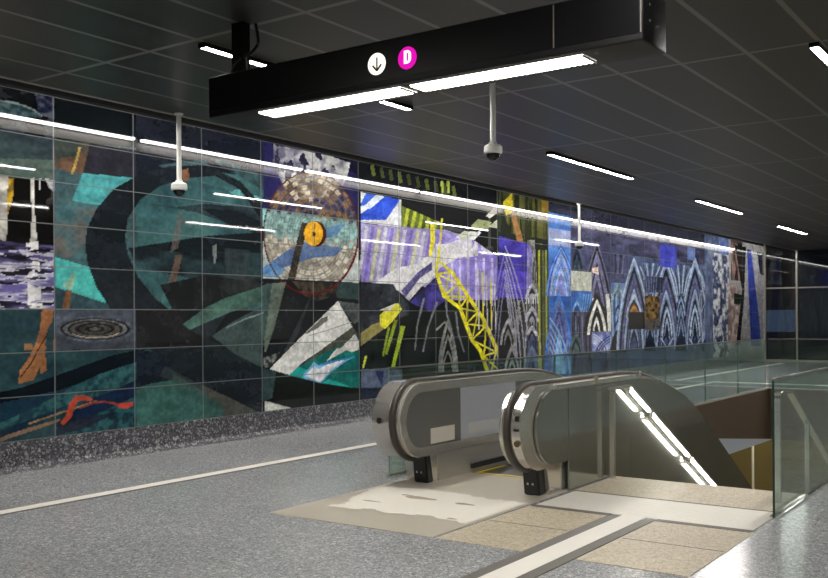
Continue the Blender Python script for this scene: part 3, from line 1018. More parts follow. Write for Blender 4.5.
led = emission('lamp_diffuser', (255, 251, 245), 175.0)
led_cove = emission('cove_led', (255, 250, 244), 45.0)
led_rail = emission('rail_led', (255, 250, 238), 18.0)
led_sign = emission('sign_lamp', (255, 250, 238), 12.0)
disc_white = emission('disc_white', (255, 248, 232), 1.25)
disc_pink = emission('disc_magenta', (226, 20, 178), 1.0)
letter_white = emission('letter_white', (255, 250, 252), 1.25)
disc_ink = mat('disc_ink', (48, 34, 26), 0.5)
lower_fill = emission('lower_fill', (255, 243, 215), 26.0)
blue_glow = emission('blue_reflection', (140, 170, 215), 0.5)
cove_grey = mat('cove_grey', (190, 188, 184), 0.7)


def ceiling_material():
    m = bpy.data.materials.new('metal_ceiling')
    m.use_nodes = True
    nt = m.node_tree
    N, L = nt.nodes.new, nt.links.new
    b = nt.nodes['Principled BSDF']
    tc = N('ShaderNodeTexCoord')
    sp = N('ShaderNodeSeparateXYZ')
    L(tc.outputs['Object'], sp.inputs[0])

    def cell(sock, off, pitch, w):
        a = N('ShaderNodeMath'); a.operation = 'SUBTRACT'
        L(sock, a.inputs[0]); a.inputs[1].default_value = off
        d = N('ShaderNodeMath'); d.operation = 'DIVIDE'
        L(a.outputs[0], d.inputs[0]); d.inputs[1].default_value = pitch
        f = N('ShaderNodeMath'); f.operation = 'PINGPONG'
        L(d.outputs[0], f.inputs[0]); f.inputs[1].default_value = 0.5
        g = N('ShaderNodeMath'); g.operation = 'LESS_THAN'
        L(f.outputs[0], g.inputs[0]); g.inputs[1].default_value = w / pitch / 2
        fl = N('ShaderNodeMath'); fl.operation = 'FLOOR'
        L(d.outputs[0], fl.inputs[0])
        return g, fl
    jx, ix = cell(sp.outputs['X'], 5.33, 3.08, 0.05)
    jy, iy = cell(sp.outputs['Y'], 1.79, 0.584, 0.042)
    mx = N('ShaderNodeMath'); mx.operation = 'MAXIMUM'
    L(jx.outputs[0], mx.inputs[0]); L(jy.outputs[0], mx.inputs[1])
    cb = N('ShaderNodeCombineXYZ')
    L(ix.outputs[0], cb.inputs[0]); L(iy.outputs[0], cb.inputs[1])
    wn = N('ShaderNodeTexWhiteNoise'); wn.noise_dimensions = '3D'
    L(cb.outputs[0], wn.inputs['Vector'])
    cr = N('ShaderNodeMix'); cr.data_type = 'RGBA'
    L(wn.outputs['Value'], cr.inputs[0])
    cr.inputs[6].default_value = lin((54, 52, 47)) + (1,)
    cr.inputs[7].default_value = lin((62, 60, 54)) + (1,)
    mi = N('ShaderNodeMix'); mi.data_type = 'RGBA'
    L(mx.outputs[0], mi.inputs[0])
    L(cr.outputs[2], mi.inputs[6])
    mi.inputs[7].default_value = lin((122, 119, 110)) + (1,)
    L(mi.outputs[2], b.inputs['Base Color'])
    b.inputs['Metallic'].default_value = 0.0
    b.inputs['Roughness'].default_value = 0.36
    b.inputs['Specular IOR Level'].default_value = 0.22
    return m


# ================================================================ the hall
bm = new()
box(bm, XBACK, HX0, YRIGHT, 9.33, -0.3, 0)
box(bm, HX0, HX1, HY1, 9.33, -0.3, 0)
box(bm, HX0, HX1, YRIGHT, HY0, -0.3, 0)
box(bm, HX1, XEND + 3, YRIGHT, 9.33, -0.3, 0)
struct('floor', bm, floor_m)
bm = new()
box(bm, XBACK, XEND + 3, YRIGHT, CEIL_EDGE, CEIL, CEIL + 0.05)
struct('ceiling', bm, ceiling_material())
bm = new()   # edge of the metal ceiling turned up towards the cove
box(bm, XBACK, XEND, CEIL_EDGE, CEIL_EDGE + 0.012, CEIL - 0.01, CEIL + 0.15)
struct('trim_1', bm, cove_grey)
bm = new()   # dark void above the cove
box(bm, XBACK, XEND + 3, YRIGHT, 9.45, 4.75, 4.85)
struct('trim_2', bm, plenum_m)
bm = new()
box(bm, XBACK, XEND, 9.33, 9.45, -0.3, 4.75)
struct('wall_left', bm, plenum_m)
bm = new()
box(bm, XBACK, XEND, 9.285, 9.329, 4.075, 4.10)
struct('trim_3', bm, mat('dark_trim', (26, 26, 26), 0.7, spec=0.05))
bm = new()
box(bm, XBACK, XEND + 3, YRIGHT - 0.12, YRIGHT, -0.3, 4.75)
struct('wall_right', bm, dark_wall)
bm = new()
box(bm, XBACK - 0.12, XBACK, YRIGHT, 9.45, -0.3, 4.75)
struct('wall_back', bm, dark_wall)
bm = new()
box(bm, XEND + 3, XEND + 3.12, YRIGHT, 9.45, -0.3, 4.75)
struct('wall_front', bm, dark_wall)
# terrazzo skirting under the mural, with a small cove foot
bm = new()
prism_yz(bm, [(9.33, 0.0), (9.20, 0.0), (9.245, 0.02), (9.275, 0.06), (9.29, 0.14), (9.29, 0.32), (9.33, 0.32)], XBACK, XEND)
struct('baseboard_left', bm, skirt_m)

# glass partition at the far end
for n, (ya, yb) in enumerate(((8.22, 9.30), (7.10, 8.18), (5.98, 7.06), (4.86, 5.94))):
    bm = new()
    box(bm, XEND + 0.02, XEND + 0.035, ya, yb, 2.60, 4.2)
    box(bm, XEND + 0.02, XEND + 0.035, ya, yb, 0.06, 2.56)
    struct('window_%d' % (n + 1), bm, part_glass)
bm = new()
for y in (9.28, 8.20, 7.08, 5.96, 4.84):
    box(bm, XEND - 0.04, XEND + 0.06, y - 0.03, y + 0.03, 0.0, 4.2)
box(bm, XEND - 0.035, XEND + 0.055, 4.84, 9.3, 2.555, 2.605)
struct('trim_4', bm, alu)
bm = new()
box(bm, XEND - 0.06, XEND + 0.06, 4.84, 9.2, 0.0, 0.07)
struct('trim_5', bm, alu)
bm = new()
box(bm, XEND, XEND + 0.12, YRIGHT, 4.80, -0.3, 3.86)
struct('wall_4', bm, dark_wall)
bm = bevelled(XEND + 1.4, XEND + 1.46, 8.55, 9.62, 1.02, 1.82, 0.01)  # glowing panel standing in for a bluish reflection in the partition glass
tag(obj('glass_reflection', bm, [blue_glow]), 'pale blue reflection in the dark far glass partition, set behind it as a glowing panel', 'reflection')

# ---- mural
M = Mural()
M.paint()
mural = thing('mural', (20, MY, 0.32), 'long glass mural collage with teal ring, brick disc and blue arches', 'mural')
M.build(mural_material(), mural)
bm = new()
box(bm, M.X0, M.X1, MY + 0.004, MY + 0.02, M.Z0 + 0.002, M.Z1)
obj('backing', bm, plenum_m, mural)

# ---- beige paving in front of the stair, part of the floor
bm = new()
prism_xy(bm, [(5.76, 3.87), (7.20, 3.87), (7.20, 3.16), (5.76, 3.16)], 0.0, 0.004)
prism_xy(bm, [(5.76, 2.76), (7.20, 2.76), (7.20, 2.0), (5.76, 2.0)], 0.0, 0.004)
struct('trim_6', bm, beige)
bm = new()
box(bm, 8.06, HX0 - 0.004, HY0 - 0.05, 3.87, 0.0, 0.004)
struct('trim_7', bm, beige)
bm = new()
for x in (6.5,):
    box(bm, x - 0.004, x + 0.004, 2.01, 2.74, 0.004, 0.0055)
    box(bm, x - 0.004, x + 0.004, 3.18, 3.86, 0.004, 0.0055)
struct('trim_8', bm, strip_dk)

# ---- tactile and guide strips
t = thing('tactile_strip', (7.62, 2.95, 0), 'white ribbed tactile strip across the head of the stair', 'floor strip')
bm = new()
box(bm, 7.26, 8.02, 2.03, 3.84, 0.0, 0.006)
for k in range(11):
    x = 7.30 + k * 0.068
    box(bm, x, x + 0.03, 2.04, 3.83, 0.006, 0.0075)
obj('ribbed_tile', bm, tactile_m, t)
for a, b in ((3.15, 3.84), (2.03, 2.765)):
    bm = new()
    box(bm, 7.18, 7.258, a, b, 0.0, 0.0065)
    obj('border', bm, strip_dk, t)
bm = new()
box(bm, 8.022, 8.058, 2.03, 3.86, 0.0, 0.0065)
obj('border', bm, mat('border_brown', (84, 72, 56), 0.5), t)
t = thing('guide_strip', (4.5, 2.955, 0), 'white guide strip with grey borders running up to the tactile strip at the stair', 'floor strip')
bm = new()
box(bm, 1.5, 7.258, 2.865, 3.055, 0.0, 0.0065)
obj('white_band', bm, tactile_m, t)
for a, b in ((3.057, 3.15), (2.77, 2.863)):
    bm = new()
    box(bm, 1.5, 7.178, a, b, 0.0, 0.006)
    obj('border', bm, strip_dk, t)
t = thing('guide_strip', (12, 7.40, 0), 'long white guide strip on the floor parallel to the mural', 'floor strip')
bm = new()
box(bm, XBACK + 0.2, 23.1, 7.335, 7.475, 0.0, 0.005)
obj('white_band', bm, tactile_m, t)
for a, b in ((7.477, 7.51), (7.30, 7.333)):
    bm = new()
    box(bm, XBACK + 0.2, 23.1, a, b, 0.0, 0.0045)
    obj('border', bm, strip_dk, t)
bm = new()
box(bm, 23.1, 23.45, -1.0, 7.475, 0.0, 0.005)
tag(obj('guide_strip', bm, tactile_m), 'white guide strip crossing the floor behind the far glass guard', 'floor strip')
bm = new()
prism_xy(bm, [(23.45, 8.3), (23.45, 8.48), (33.5, 8.48), (33.5, 8.3)], 0.0, 0.005)
tag(obj('guide_strip', bm, tactile_m), 'thin white strip on the floor leading to the far glass partition', 'floor strip')

# ================================================================ escalator
X0, RAD = 9.5, 4.8      # start and radius of the bend into the 30 degree slope


def drop(x, x0=X0, r=RAD):
    if x <= x0:
        return 0.0
    xe = x0 + r * 0.5
    if x <= xe:
        return r - math.sqrt(r * r - (x - x0) ** 2)
    return r * (1 - math.cos(PI / 6)) + (x - xe) * math.tan(PI / 6)


XTOP = 16.5
XS = [7.53 + 0.245 * i for i in range(8)] + [9.5 + 0.15 * i for i in range(17)] + [12.2, 13, 14, 15, XTOP]


def loop(r, cx=7.53, cz=0.625, n=22, tail=None, z_low=None):
    """handrail line: from under the newel, round the nose, along the top and down the slope"""
    pts = []
    for i in range(n + 1):
        a = math.radians(270 - 180 * i / n)
        pts.append((cx + r * math.cos(a), cz + r * math.sin(a)))
    for x in XS[1:]:
        pts.append((x, cz + r - drop(x)))
    return pts


def stadium(r, x1, cx=7.53, cz=0.625, n=22, xs=None, zlow=None):
    """closed outline of a balustrade side: round nose, bent top, straight underside parallel to the top"""
    top = []
    for i in range(n + 1):
        a = math.radians(270 - 180 * i / n)
        top.append((cx + r * math.cos(a), cz + r * math.sin(a)))
    up = [(x, cz + r - drop(x)) for x in (xs or XS) if cx < x <= x1]
    lo = [(x, cz - r - drop(x)) for x in (xs or XS) if cx < x <= x1]
    return top + up + lo[::-1]


def ring_band(bm, outer, inner, y0, y1):
    a = [bm.verts.new((p[0], y0, p[1])) for p in outer]
    b = [bm.verts.new((p[0], y0, p[1])) for p in inner]
    c = [bm.verts.new((p[0], y1, p[1])) for p in outer]
    d = [bm.verts.new((p[0], y1, p[1])) for p in inner]
    n = len(outer)
    for i in range(n):
        j = (i + 1) % n
        bm.faces.new((a[i], a[j], b[j], b[i]))
        bm.faces.new((c[i], d[i], d[j], c[j]))
        bm.faces.new((a[i], c[i], c[j], a[j]))
        bm.faces.new((b[i], b[j], d[j], d[i]))


esc = thing('escalator', (10, 4.75, 0), 'descending escalator with steel balustrades and black handrails in front of the mural', 'escalator')


def balustrade(yi, yo, side):
    """yi = face towards the steps, yo = face away; side = +1 when the outside lies at larger Y"""
    s = side
    yh = yi + 0.085 * s           # middle of the handrail
    # core deck
    bm = new()
    out = stadium(0.355, XTOP)
    y0, y1 = sorted((yi + 0.012 * s, yo - 0.012 * s))
    prism_xz(bm, out, y0, y1)
    bal = obj('balustrade', bm, steel, esc, smooth=30)
    # rounded newel drum skirts, polished
    bm = new()
    o_, i_ = stadium(0.362, 7.9), stadium(0.30, 7.9)
    y0, y1 = sorted((yi + 0.14 * s, yo - 0.006 * s))
    prism_xz(bm, stadium(0.372, 8.0), y0, y1)
    nd = obj('newel_drum', bm, steel_pl, bal, smooth=30)
    # handrail: a C section running round
    bm = new()
    sec = [(-0.031, 0.005), (-0.034, 0.02), (-0.028, 0.036), (-0.014, 0.044), (0.014, 0.044), (0.028, 0.036), (0.034, 0.02), (0.031, 0.005)]
    path = loop(0.357)
    sweep_xz(bm, path, [(yh + q[0], q[1]) for q in sec])
    obj('handrail', bm, rubber, bal, smooth=40)
    # handrail guide lips either side
    for dy in (-0.046, 0.046):
        bm = new()
        sweep_xz(bm, loop(0.355), [(yh + dy - 0.010, 0), (yh + dy - 0.010, 0.012), (yh + dy + 0.010, 0.012), (yh + dy + 0.010, 0)])
        obj('guide_lip', bm, steel_pl, bal, smooth=40)
    # inner face: bright frame and panels
    yf = yi
    bm = new()
    ya, yb = sorted((yf - 0.004 * s, yf + 0.012 * s))
    ring_band(bm, stadium(0.352, XTOP), stadium(0.268, XTOP), ya, yb)
    obj('inner_frame', bm, steel_pl, bal, smooth=30)

    def cut(x0, x1, mm, nm, r=0.266):
        xs = sorted([x for x in XS if x0 < x < x1] + [x0, x1])
        up = [(x, 0.625 + r - drop(x)) for x in xs]
        lo = [(x, 0.625 - r - drop(x)) for x in xs]
        bm = new()
        if x0 < 7.5:
            arc = []
            for i in range(23):
                a = math.radians(270 - 180 * i / 22)
                arc.append((7.53 + r * math.cos(a), 0.625 + r * math.sin(a)))
            up = [u for u in up if u[0] > 7.53]
            lo = [u for u in lo if u[0] > 7.53]
            pts = arc + up + lo[::-1]
        else:
            pts = up + lo[::-1]
        a, b = sorted((yf + 0.002 * s, yf + 0.012 * s))
        prism_xz(bm, pts, a, b)
        return obj(nm, bm, mm, bal)
    cut(7.2, 8.215, steel_dk if side < 0 else grey_pnl, 'inner_panel')
    cut(8.219, 9.36, pale_pnl if side > 0 else steel_dk, 'inner_panel')  # far side: bright reflection in the steel given as a paler colour
    cut(9.364, XTOP, steel_dk, 'inner_panel')
    # skirt below the inner face
    xs = [7.80, 8.4, 9.0] + [x for x in XS if x > 9.0]
    bm = new()
    a, b = sorted((yf + 0.0 * s, yf + 0.03 * s))
    prism_xz(bm, [(x, 0.29 - drop(x)) for x in xs] + [(x, 0.001 - (0.35 + drop(x) if x > 8.9 else 0)) for x in xs[::-1]], a, b)
    obj('skirt_panel', bm, steel, bal)
    bm = new()
    xs2 = [x for x in xs if x >= 8.4]
    a, b = sorted((yf - 0.035 * s, yf - 0.001 * s))
    prism_xz(bm, [(x, 0.10 - drop(x)) for x in xs2] + [(x, 0.05 - drop(x)) for x in xs2[::-1]], a, b)
    obj('skirt_brush', bm, black_pl, bal)
    # handrail inlet box with two screws
    bm = new()
    a, b = sorted((yi + 0.0 * s, yi + 0.16 * s))
    pts = [(7.575, 0.275), (7.655, 0.275), (7.715, 0.001), (7.615, 0.001)]
    prism_xz(bm, pts, a, b)
    bmesh.ops.bevel(bm, geom=bm.edges[:], offset=0.012, segments=2, affect='EDGES')
    ib = obj('handrail_inlet', bm, black_pl, bal, smooth=30)
    for k, yy in enumerate((a + 0.055, b - 0.055)):
        bm = new()
        tube(bm, [(7.584, yy, 0.11), (7.612, yy, 0.11)], 0.012, 8)
        obj('screw', bm, screw_m, bal)
    # foot
    bm = new()
    a, b = sorted((yi + 0.006 * s, yo - 0.012 * s))
    prism_xz(bm, [(7.66, 0.31), (8.10, 0.31), (8.10, 0.001), (7.72, 0.001)], a, b)
    obj('newel_foot', bm, steel_pl, bal)
    return bal


b_far = balustrade(5.20, 5.53, 1)
b_near = balustrade(4.15, 3.93, -1)
# outer cladding of the near side (towards the stair): stadium sheet with apron
bm = new()
pn = stadium(0.335, XTOP, cx=7.735, cz=0.615)
prism_xz(bm, pn, 3.902, 3.928)
obj('outer_panel', bm, steel_dk, b_near, smooth=30)
seams = [8.02, 9.46, 10.9, 12.4, 14.0, XTOP]
for a, b in zip(seams[:-1], seams[1:]):
    xs = sorted([x for x in XS if a < x < b] + [a + 0.002, b - 0.002] + [x for x in (8.99, 9.001) if a < x < b])
    bm = new()
    low = [(x, 0.001 if x < 9.0 else -0.9 - drop(x)) for x in xs]
    prism_xz(bm, [(x, 0.945 - drop(x)) for x in xs] + low[::-1], 3.896, 3.912)
    obj('outer_panel', bm, steel_dk, b_near)
bm = new()
xs = [x for x in XS if x > 7.6 and x < 9.9]
prism_xz(bm, [(x, 0.985 - drop(x)) for x in xs] + [(x, 0.948 - drop(x)) for x in xs[::-1]], 3.90, 3.94)
obj('deck_trim', bm, steel_pl, b_near)
for x in (8.62, 9.72):
    bm = bevelled(x - 0.035, x + 0.035, 3.885, 3.905, 0.955, 1.02, 0.004)
    obj('clip', bm, alu, b_near)
# sensors on the near newel drum
for k, (x, z, w, h, mm) in enumerate(((7.196, 0.735, 0.03, 0.05, black_pl), (7.170, 0.640, 0.03, 0.022, black_pl))):
    bm = bevelled(x - 0.03, x + 0.012, 3.95, 3.992, z - h / 2, z + h / 2, 0.004)
    obj('sensor', bm, mm, b_near)
bm = new()
tube(bm, [(7.158, 3.97, 0.52), (7.205, 3.97, 0.53)], 0.028, 14)
obj('key_switch', bm, mat('bronze', (96, 84, 66), 0.3, 0.9), b_near)
bm = new()
tube(bm, [(7.145, 5.43, 0.64), (7.195, 5.43, 0.64)], 0.03, 14)
obj('key_switch', bm, black_pl, b_far)
# pale reflections on the far inner panels, laid on as coloured plates
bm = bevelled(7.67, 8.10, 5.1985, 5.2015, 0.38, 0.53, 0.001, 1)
obj('panel_reflection', bm, mat('reflection_pale', (206, 200, 188), 0.6), b_far)
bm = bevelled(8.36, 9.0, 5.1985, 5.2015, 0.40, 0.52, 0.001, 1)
obj('panel_reflection', bm, mat('reflection_grey', (188, 188, 188), 0.6), b_far)

bm = new()
box(bm, 5.76, 8.4, 3.90, 5.52, 0.0, 0.005)
obj('landing_plate', bm, landing_m, esc)
bm = new()
box(bm, 8.4, 9.0, 4.155, 5.195, 0.0, 0.006)
obj('comb_plate', bm, step_m, esc)
for q in ((8.40, 8.45, 4.19, 5.16), (8.452, 8.99, 5.11, 5.155)):
    bm = new()
    box(bm, *q, 0.006, 0.009)
    obj('yellow_line', bm, yellow, esc)
xk = 9.0
k = 0
while xk < 16.0:
    d = drop(xk + 0.2)
    bm = new()
    box(bm, xk, xk + 0.398, 4.18, 5.17, -d - 0.22, -d - 0.002)
    for j in range(12):
        y = 4.19 + j * 0.081
        box(bm, xk, xk + 0.396, y, y + 0.05, -d - 0.002, -d + 0.006)
    obj('step', bm, step_m, esc)
    xk += 0.4
    k += 1

# white sheet on the landing plate, torn edges
pts = [(6.27, 3.93), (7.26, 3.93), (7.26, 4.30), (7.36, 5.05), (7.22, 5.48), (7.02, 5.46), (6.62, 5.36), (6.45, 5.24), (6.22, 5.30), (6.24, 5.05), (6.34, 4.9), (6.26, 4.7), (6.36, 4.35)]
ring = []
for i in range(len(pts)):
    a, b = pts[i], pts[(i + 1) % len(pts)]
    for q in range(8):
        f = q / 8
        j = 0.0 if (i == 0) else rng.normal(0, 0.016)
        ring.append((a[0] + (b[0] - a[0]) * f + j, a[1] + (b[1] - a[1]) * f + (0 if i == 0 else rng.normal(0, 0.016))))
bm = new()
prism_xy(bm, ring, 0.0055, 0.0075)
sh = obj('protective_sheet', bm, sheet_m)
tag(sh, 'torn white sheet lying across the beige escalator landing plate', 'sheet')
for cx_, cy_, a_, b_ in ((6.95, 4.82, 0.05, 0.17), (6.93, 4.35, 0.03, 0.10), (7.0, 5.0, 0.02, 0.07), (6.37, 4.12, 0.02, 0.05), (6.6, 5.1, 0.02, 0.1)):
    bm = new()
    prism_xy(bm, [(cx_ + a_ * math.cos(t_) * (1 + 0.3 * math.sin(3 * t_)), cy_ + b_ * math.sin(t_)) for t_ in [2 * PI * q / 14 for q in range(14)]], 0.0076, 0.0082)
    obj('tear', bm, mat('tear_stone', (150, 138, 118), 0.6), sh)

# ================================================================ stair
t = thing('staircase', (9.0, 3.0, 0), 'stone stair going down between the escalator and the near glass guard', 'stair')
bm = new()
for k in range(26):
    x = HX0 + 0.30 * k
    z = -0.173 * (k + 1)
    box(bm, x, x + 0.30, HY0 + 0.01, 3.86, z - 0.25, z)
obj('step_flight', bm, beige, t)


def stair_rail(name, y, xp, xs, label, lit, top=0.92, posts=1):
    t = thing(name, (xp, y, 0), label, 'handrail')
    sl = 0.515
    xe = xs + 6.0
    # flat bar frame: post, short level, slope
    path = [(xp, 0.004), (xp, top - 0.03), (xp + 0.03, top), (xs, top), (xe, top - (xe - xs) * sl)]
    bm = new()
    sweep_xz(bm, [(xp, 0.004), (xp, top - 0.035)], [(y - 0.024, -0.02), (y + 0.024, -0.02), (y + 0.024, 0.02), (y - 0.024, 0.02)])
    obj('post', bm, steel_pl, t)
    bm = new()
    sweep_xz(bm, [(xp - 0.022, top), (xs, top), (xs + 0.05, top - 0.02), (xe, top - 0.02 - (xe - xs - 0.05) * sl)],
             [(y - 0.03, -0.012), (y + 0.03, -0.012), (y + 0.03, 0.014), (y - 0.03, 0.014)])
    obj('rail', bm, steel_pl, t, smooth=20)

    def seg(x0, x1, dz0, dz1, y0, y1, m, nm):
        f = lambda x: top - 0.02 - (x - xs - 0.05) * sl
        bm = new()
        prism_xz(bm, [(x0, f(x0) + dz1), (x1, f(x1) + dz1), (x1, f(x1) + dz0), (x0, f(x0) + dz0)], y0, y1)
        return obj(nm, bm, m, t)
    if lit:
        xq = xs + 0.07
        lens = (0.46, 1.06, 1.06, 1.06)
        for ln in lens:
            seg(xq, xq + ln, -0.042, -0.020, y - 0.028, y + 0.012, led_rail, 'led_strip')
            seg(xq, xq + ln, -0.0195, -0.0135, y - 0.028, y + 0.026, black, 'led_channel')
            xq += ln
            xb = xq + 0.08
            bm = new()
            zb = top - 0.02 - (xb - xs - 0.05) * sl
            tube(bm, [(xb, y, zb - 0.02), (xb, y + 0.004, zb - 0.07), (xb, y + 0.02, zb - 0.085), (xb, 3.894, zb - 0.085)], 0.016, 8)
            obj('bracket', bm, steel_pl, t, smooth=50)
            xq += 0.16
    else:
        xb = xs + 0.66
        zb = top - 0.02 - (xb - xs - 0.05) * sl
        bm = new()
        sweep_xz(bm, [(xb, -0.345), (xb, zb - 0.012)], [(y - 0.02, -0.018), (y + 0.02, -0.018), (y + 0.02, 0.018), (y - 0.02, 0.018)])
        obj('post', bm, steel_pl, t)
    return t


stair_rail('stair_handrail', 3.83, 8.855, 9.265, 'steel stair handrail with white light strips under it beside the escalator', True, top=0.893)
stair_rail('stair_handrail', 2.155, 8.47, 8.86, 'unlit steel stair handrail behind the near glass guard', False, top=0.93)

# ================================================================ glass guards
def guard(label, pts, h=1.09, edge=None, group=None, gap=0.012):
    """pts: run of panel corners in plan"""
    t = thing('glass_guard', (pts[0][0], pts[0][1], 0), label, 'glass guard', group)
    for (xa, ya), (xb, yb) in zip(pts[:-1], pts[1:]):
        d = Vector((xb - xa, yb - ya, 0))
        ln = d.length
        d.normalize()
        n = Vector((-d.y, d.x, 0)) * 0.009
        A = Vector((xa, ya, 0)) + d * gap / 2
        B_ = Vector((xb, yb, 0)) - d * gap / 2
        bm = new()
        vs = []
        for p in (A - n, B_ - n, B_ + n, A + n):
            vs.append((p.x, p.y))
        lo = [bm.verts.new((p[0], p[1], 0.003)) for p in vs]
        hi = [bm.verts.new((p[0], p[1], h)) for p in vs]
        fs = [bm.faces.new(lo[::-1]), bm.faces.new(hi)]
        for i in range(4):
            fs.append(bm.faces.new((lo[i], lo[(i + 1) % 4], hi[(i + 1) % 4], hi[i])))
        for i in (0, 1, 3, 5):
            fs[i].material_index = 1
        obj('glass_panel', bm, [glass, edge or glass_edge], t)
    # base shoe along the run
    bm = new()
    for (xa, ya), (xb, yb) in zip(pts[:-1], pts[1:]):
        d = Vector((xb - xa, yb - ya, 0)).normalized()
        n = Vector((-d.y, d.x, 0))
        for sgn in (-1, 1):
            q = [Vector((xa, ya, 0)) + n * sgn * 0.012, Vector((xb, yb, 0)) + n * sgn * 0.012, Vector((xb, yb, 0)) + n * sgn * 0.034, Vector((xa, ya, 0)) + n * sgn * 0.034]
            prism_xy(bm, [(p.x, p.y) for p in q], 0.001, 0.016)
    obj('base_rail', bm, steel_pl, t)
    bm = new()
    for (xa, ya), (xb, yb) in zip(pts[:-1], pts[1:]):
        d = Vector((xb - xa, yb - ya, 0)).normalized()
        n = Vector((-d.y, d.x, 0)) * 0.014
        q = [Vector((xa, ya, 0)) - n, Vector((xb, yb, 0)) - n, Vector((xb, yb, 0)) + n, Vector((xa, ya, 0)) + n]
        prism_xy(bm, [(p.x, p.y) for p in q], h + 0.001, h + 0.016)
    obj('top_rail', bm, mat('guard_rail', (150, 146, 136), 0.3, 0.8), t)
    return t


guard('long glass guard between the escalator and the mural', [(7.74, 5.76)] + [(9.4 + 2.04 * k, 5.76) for k in range(7)], edge=glass_edge_pale)
guard('glass guard closing the far end of the stair opening', [(21.68, 5.70), (21.68, 3.90), (21.68, 2.10)])
guard('glass guard with dark green edge along the right side of the stair', [(7.80, 2.02)] + [(10.1 + 2.3 * k, 2.02) for k in range(6)])

# ================================================================ void and lower level
bm = new()
prism_xz(bm, [(8.9, -0.001), (HX1, -0.001), (HX1, -1.1), (17.6, -0.66), (13, -0.5), (8.9, -0.5)], 5.696, 5.718)
struct('trim_9', bm, brown_wall)
bm = new()
box(bm, HX1 - 0.024, HX1 - 0.002, HY0, 5.69, -1.1, -0.001)
struct('trim_10', bm, brown_wall)
bm = new()
box(bm, HX0, HX1 + 0.08, HY0 + 0.002, HY0 + 0.008, -0.3, -0.001)
struct('trim_11', bm, brown_wall)
bm = new()
box(bm, HX1, HX1 + 0.06, HY0, 5.72, -0.001, 0.03)
box(bm, 9.0, HX1, 5.69, 5.735, 0.0, 0.03)
struct('trim_12', bm, mat('kerb_stone', (210, 204, 190), 0.5))
bm = new()
box(bm, 8.0, 34, -2, 12, -5.3, -5.2)
struct('floor_2', bm, beige)
bm = new()
box(bm, 27.0, 27.1, -2, 12, -5.2, -0.31)
struct('wall_5', bm, ochre_wall)
bm = new()
box(bm, 8.0, 27.0, 11.9, 12.0, -5.2, -0.31)
struct('wall_6', bm, ochre_wall)
bm = new()
box(bm, 8.0, 27.0, -2.1, -2.0, -5.2, -0.31)
struct('wall_7', bm, ochre_wall)
bm = new()
box(bm, 7.9, 8.0, -2, 12, -5.2, -0.31)
struct('wall_8', bm, brown_wall)
sheet_pts = [(24.5, -1.05), (24.5, -1.05)]
bm = new()
prism_yz(bm, [(8.6, -0.9), (5.2, -0.9), (5.2, -1.05), (6.06, -1.31), (7.09, -1.75), (8.6, -2.4)], 23.2, 23.23)
tag(obj('hanging_sheet', bm, blue_sheet), 'pale blue sheet hanging at the lower level seen past the stair', 'sheet')
bm = bevelled(25.2, 25.26, 7.02, 7.07, -5.2, -0.32, 0.01)
tag(obj('post', bm, white_pt), 'slim white post standing at the lower level below the blue sheet', 'post')
for i, (x, y) in enumerate(((24.0, 7.5), (20.0, 9.0), (24.5, 3.0), (16, 7), (25.5, 5.5), (19.5, 7.2))):  # bars added to light the lower level; the last brightens the blue sheet
    bm = bevelled(x, x + 1.6, y - 0.07, y + 0.07, -0.95, -0.88, 0.01)
    o = tag(obj('lower_fill', bm, lower_fill), 'warm lamp bar added under the slab to light the lower level', 'ceiling light', 'lamps of the lower level')

# ================================================================ lights
def linear_light(x, y, label, ln=2.93):
    t = thing('linear_light', (x, y, CEIL), label, 'ceiling light', 'linear ceiling lights')
    bm = new()
    prism_yz(bm, [(y - 0.04, 3.83), (y - 0.04, 3.885), (y + 0.04, 3.885), (y + 0.04, 3.83), (y + 0.034, 3.83), (y + 0.034, 3.86), (y - 0.034, 3.86), (y - 0.034, 3.83)], x, x + ln)
    obj('housing', bm, black, t)
    for xx in (x - 0.012, x + ln):
        bm = new()
        box(bm, xx, xx + 0.012, y - 0.04, y + 0.04, 3.828, 3.886)
        obj('end_cap', bm, black, t)
    bm = bevelled(x + 0.01, x + ln - 0.01, y - 0.033, y + 0.033, 3.832, 3.858, 0.003)
    obj('diffuser', bm, led, t)
    for xx in (x + 0.06, x + ln - 0.06):
        bm = new()
        box(bm, xx - 0.04, xx + 0.04, y - 0.03, y + 0.03, 3.885, CEIL - 0.001)
        obj('mount', bm, black, t)


R1 = ['white linear light crossing behind the post of the hanging sign',
      'first and nearest of three white linear lights receding along the ceiling towards the glass partition',
      'middle one of three white linear lights receding along the ceiling towards the glass partition',
      'farthest and smallest white linear light, nearest the glass partition']
for k, lab in enumerate(R1):
    linear_light((5.42, 11.78, 18.23, 24.67)[k], (5.91, 6.0, 6.12, 6.24)[k], lab)
R2 = ['white linear light at the head of the stair, mostly cut off by the picture edge', 'second white linear light above the stair opening', 'white linear light above the far glass guard', 'white linear light of the stair row beyond the far glass guard']
for k, lab in enumerate(R2):
    linear_light(8.41 + 6.42 * k, 1.83, lab)
for k in range(2):
    linear_light((-1.05, 1.99)[k], (6.0, 1.83)[k], ('white linear light of the mural side row before the hanging sign', 'white linear light of the stair row before the stair')[k])

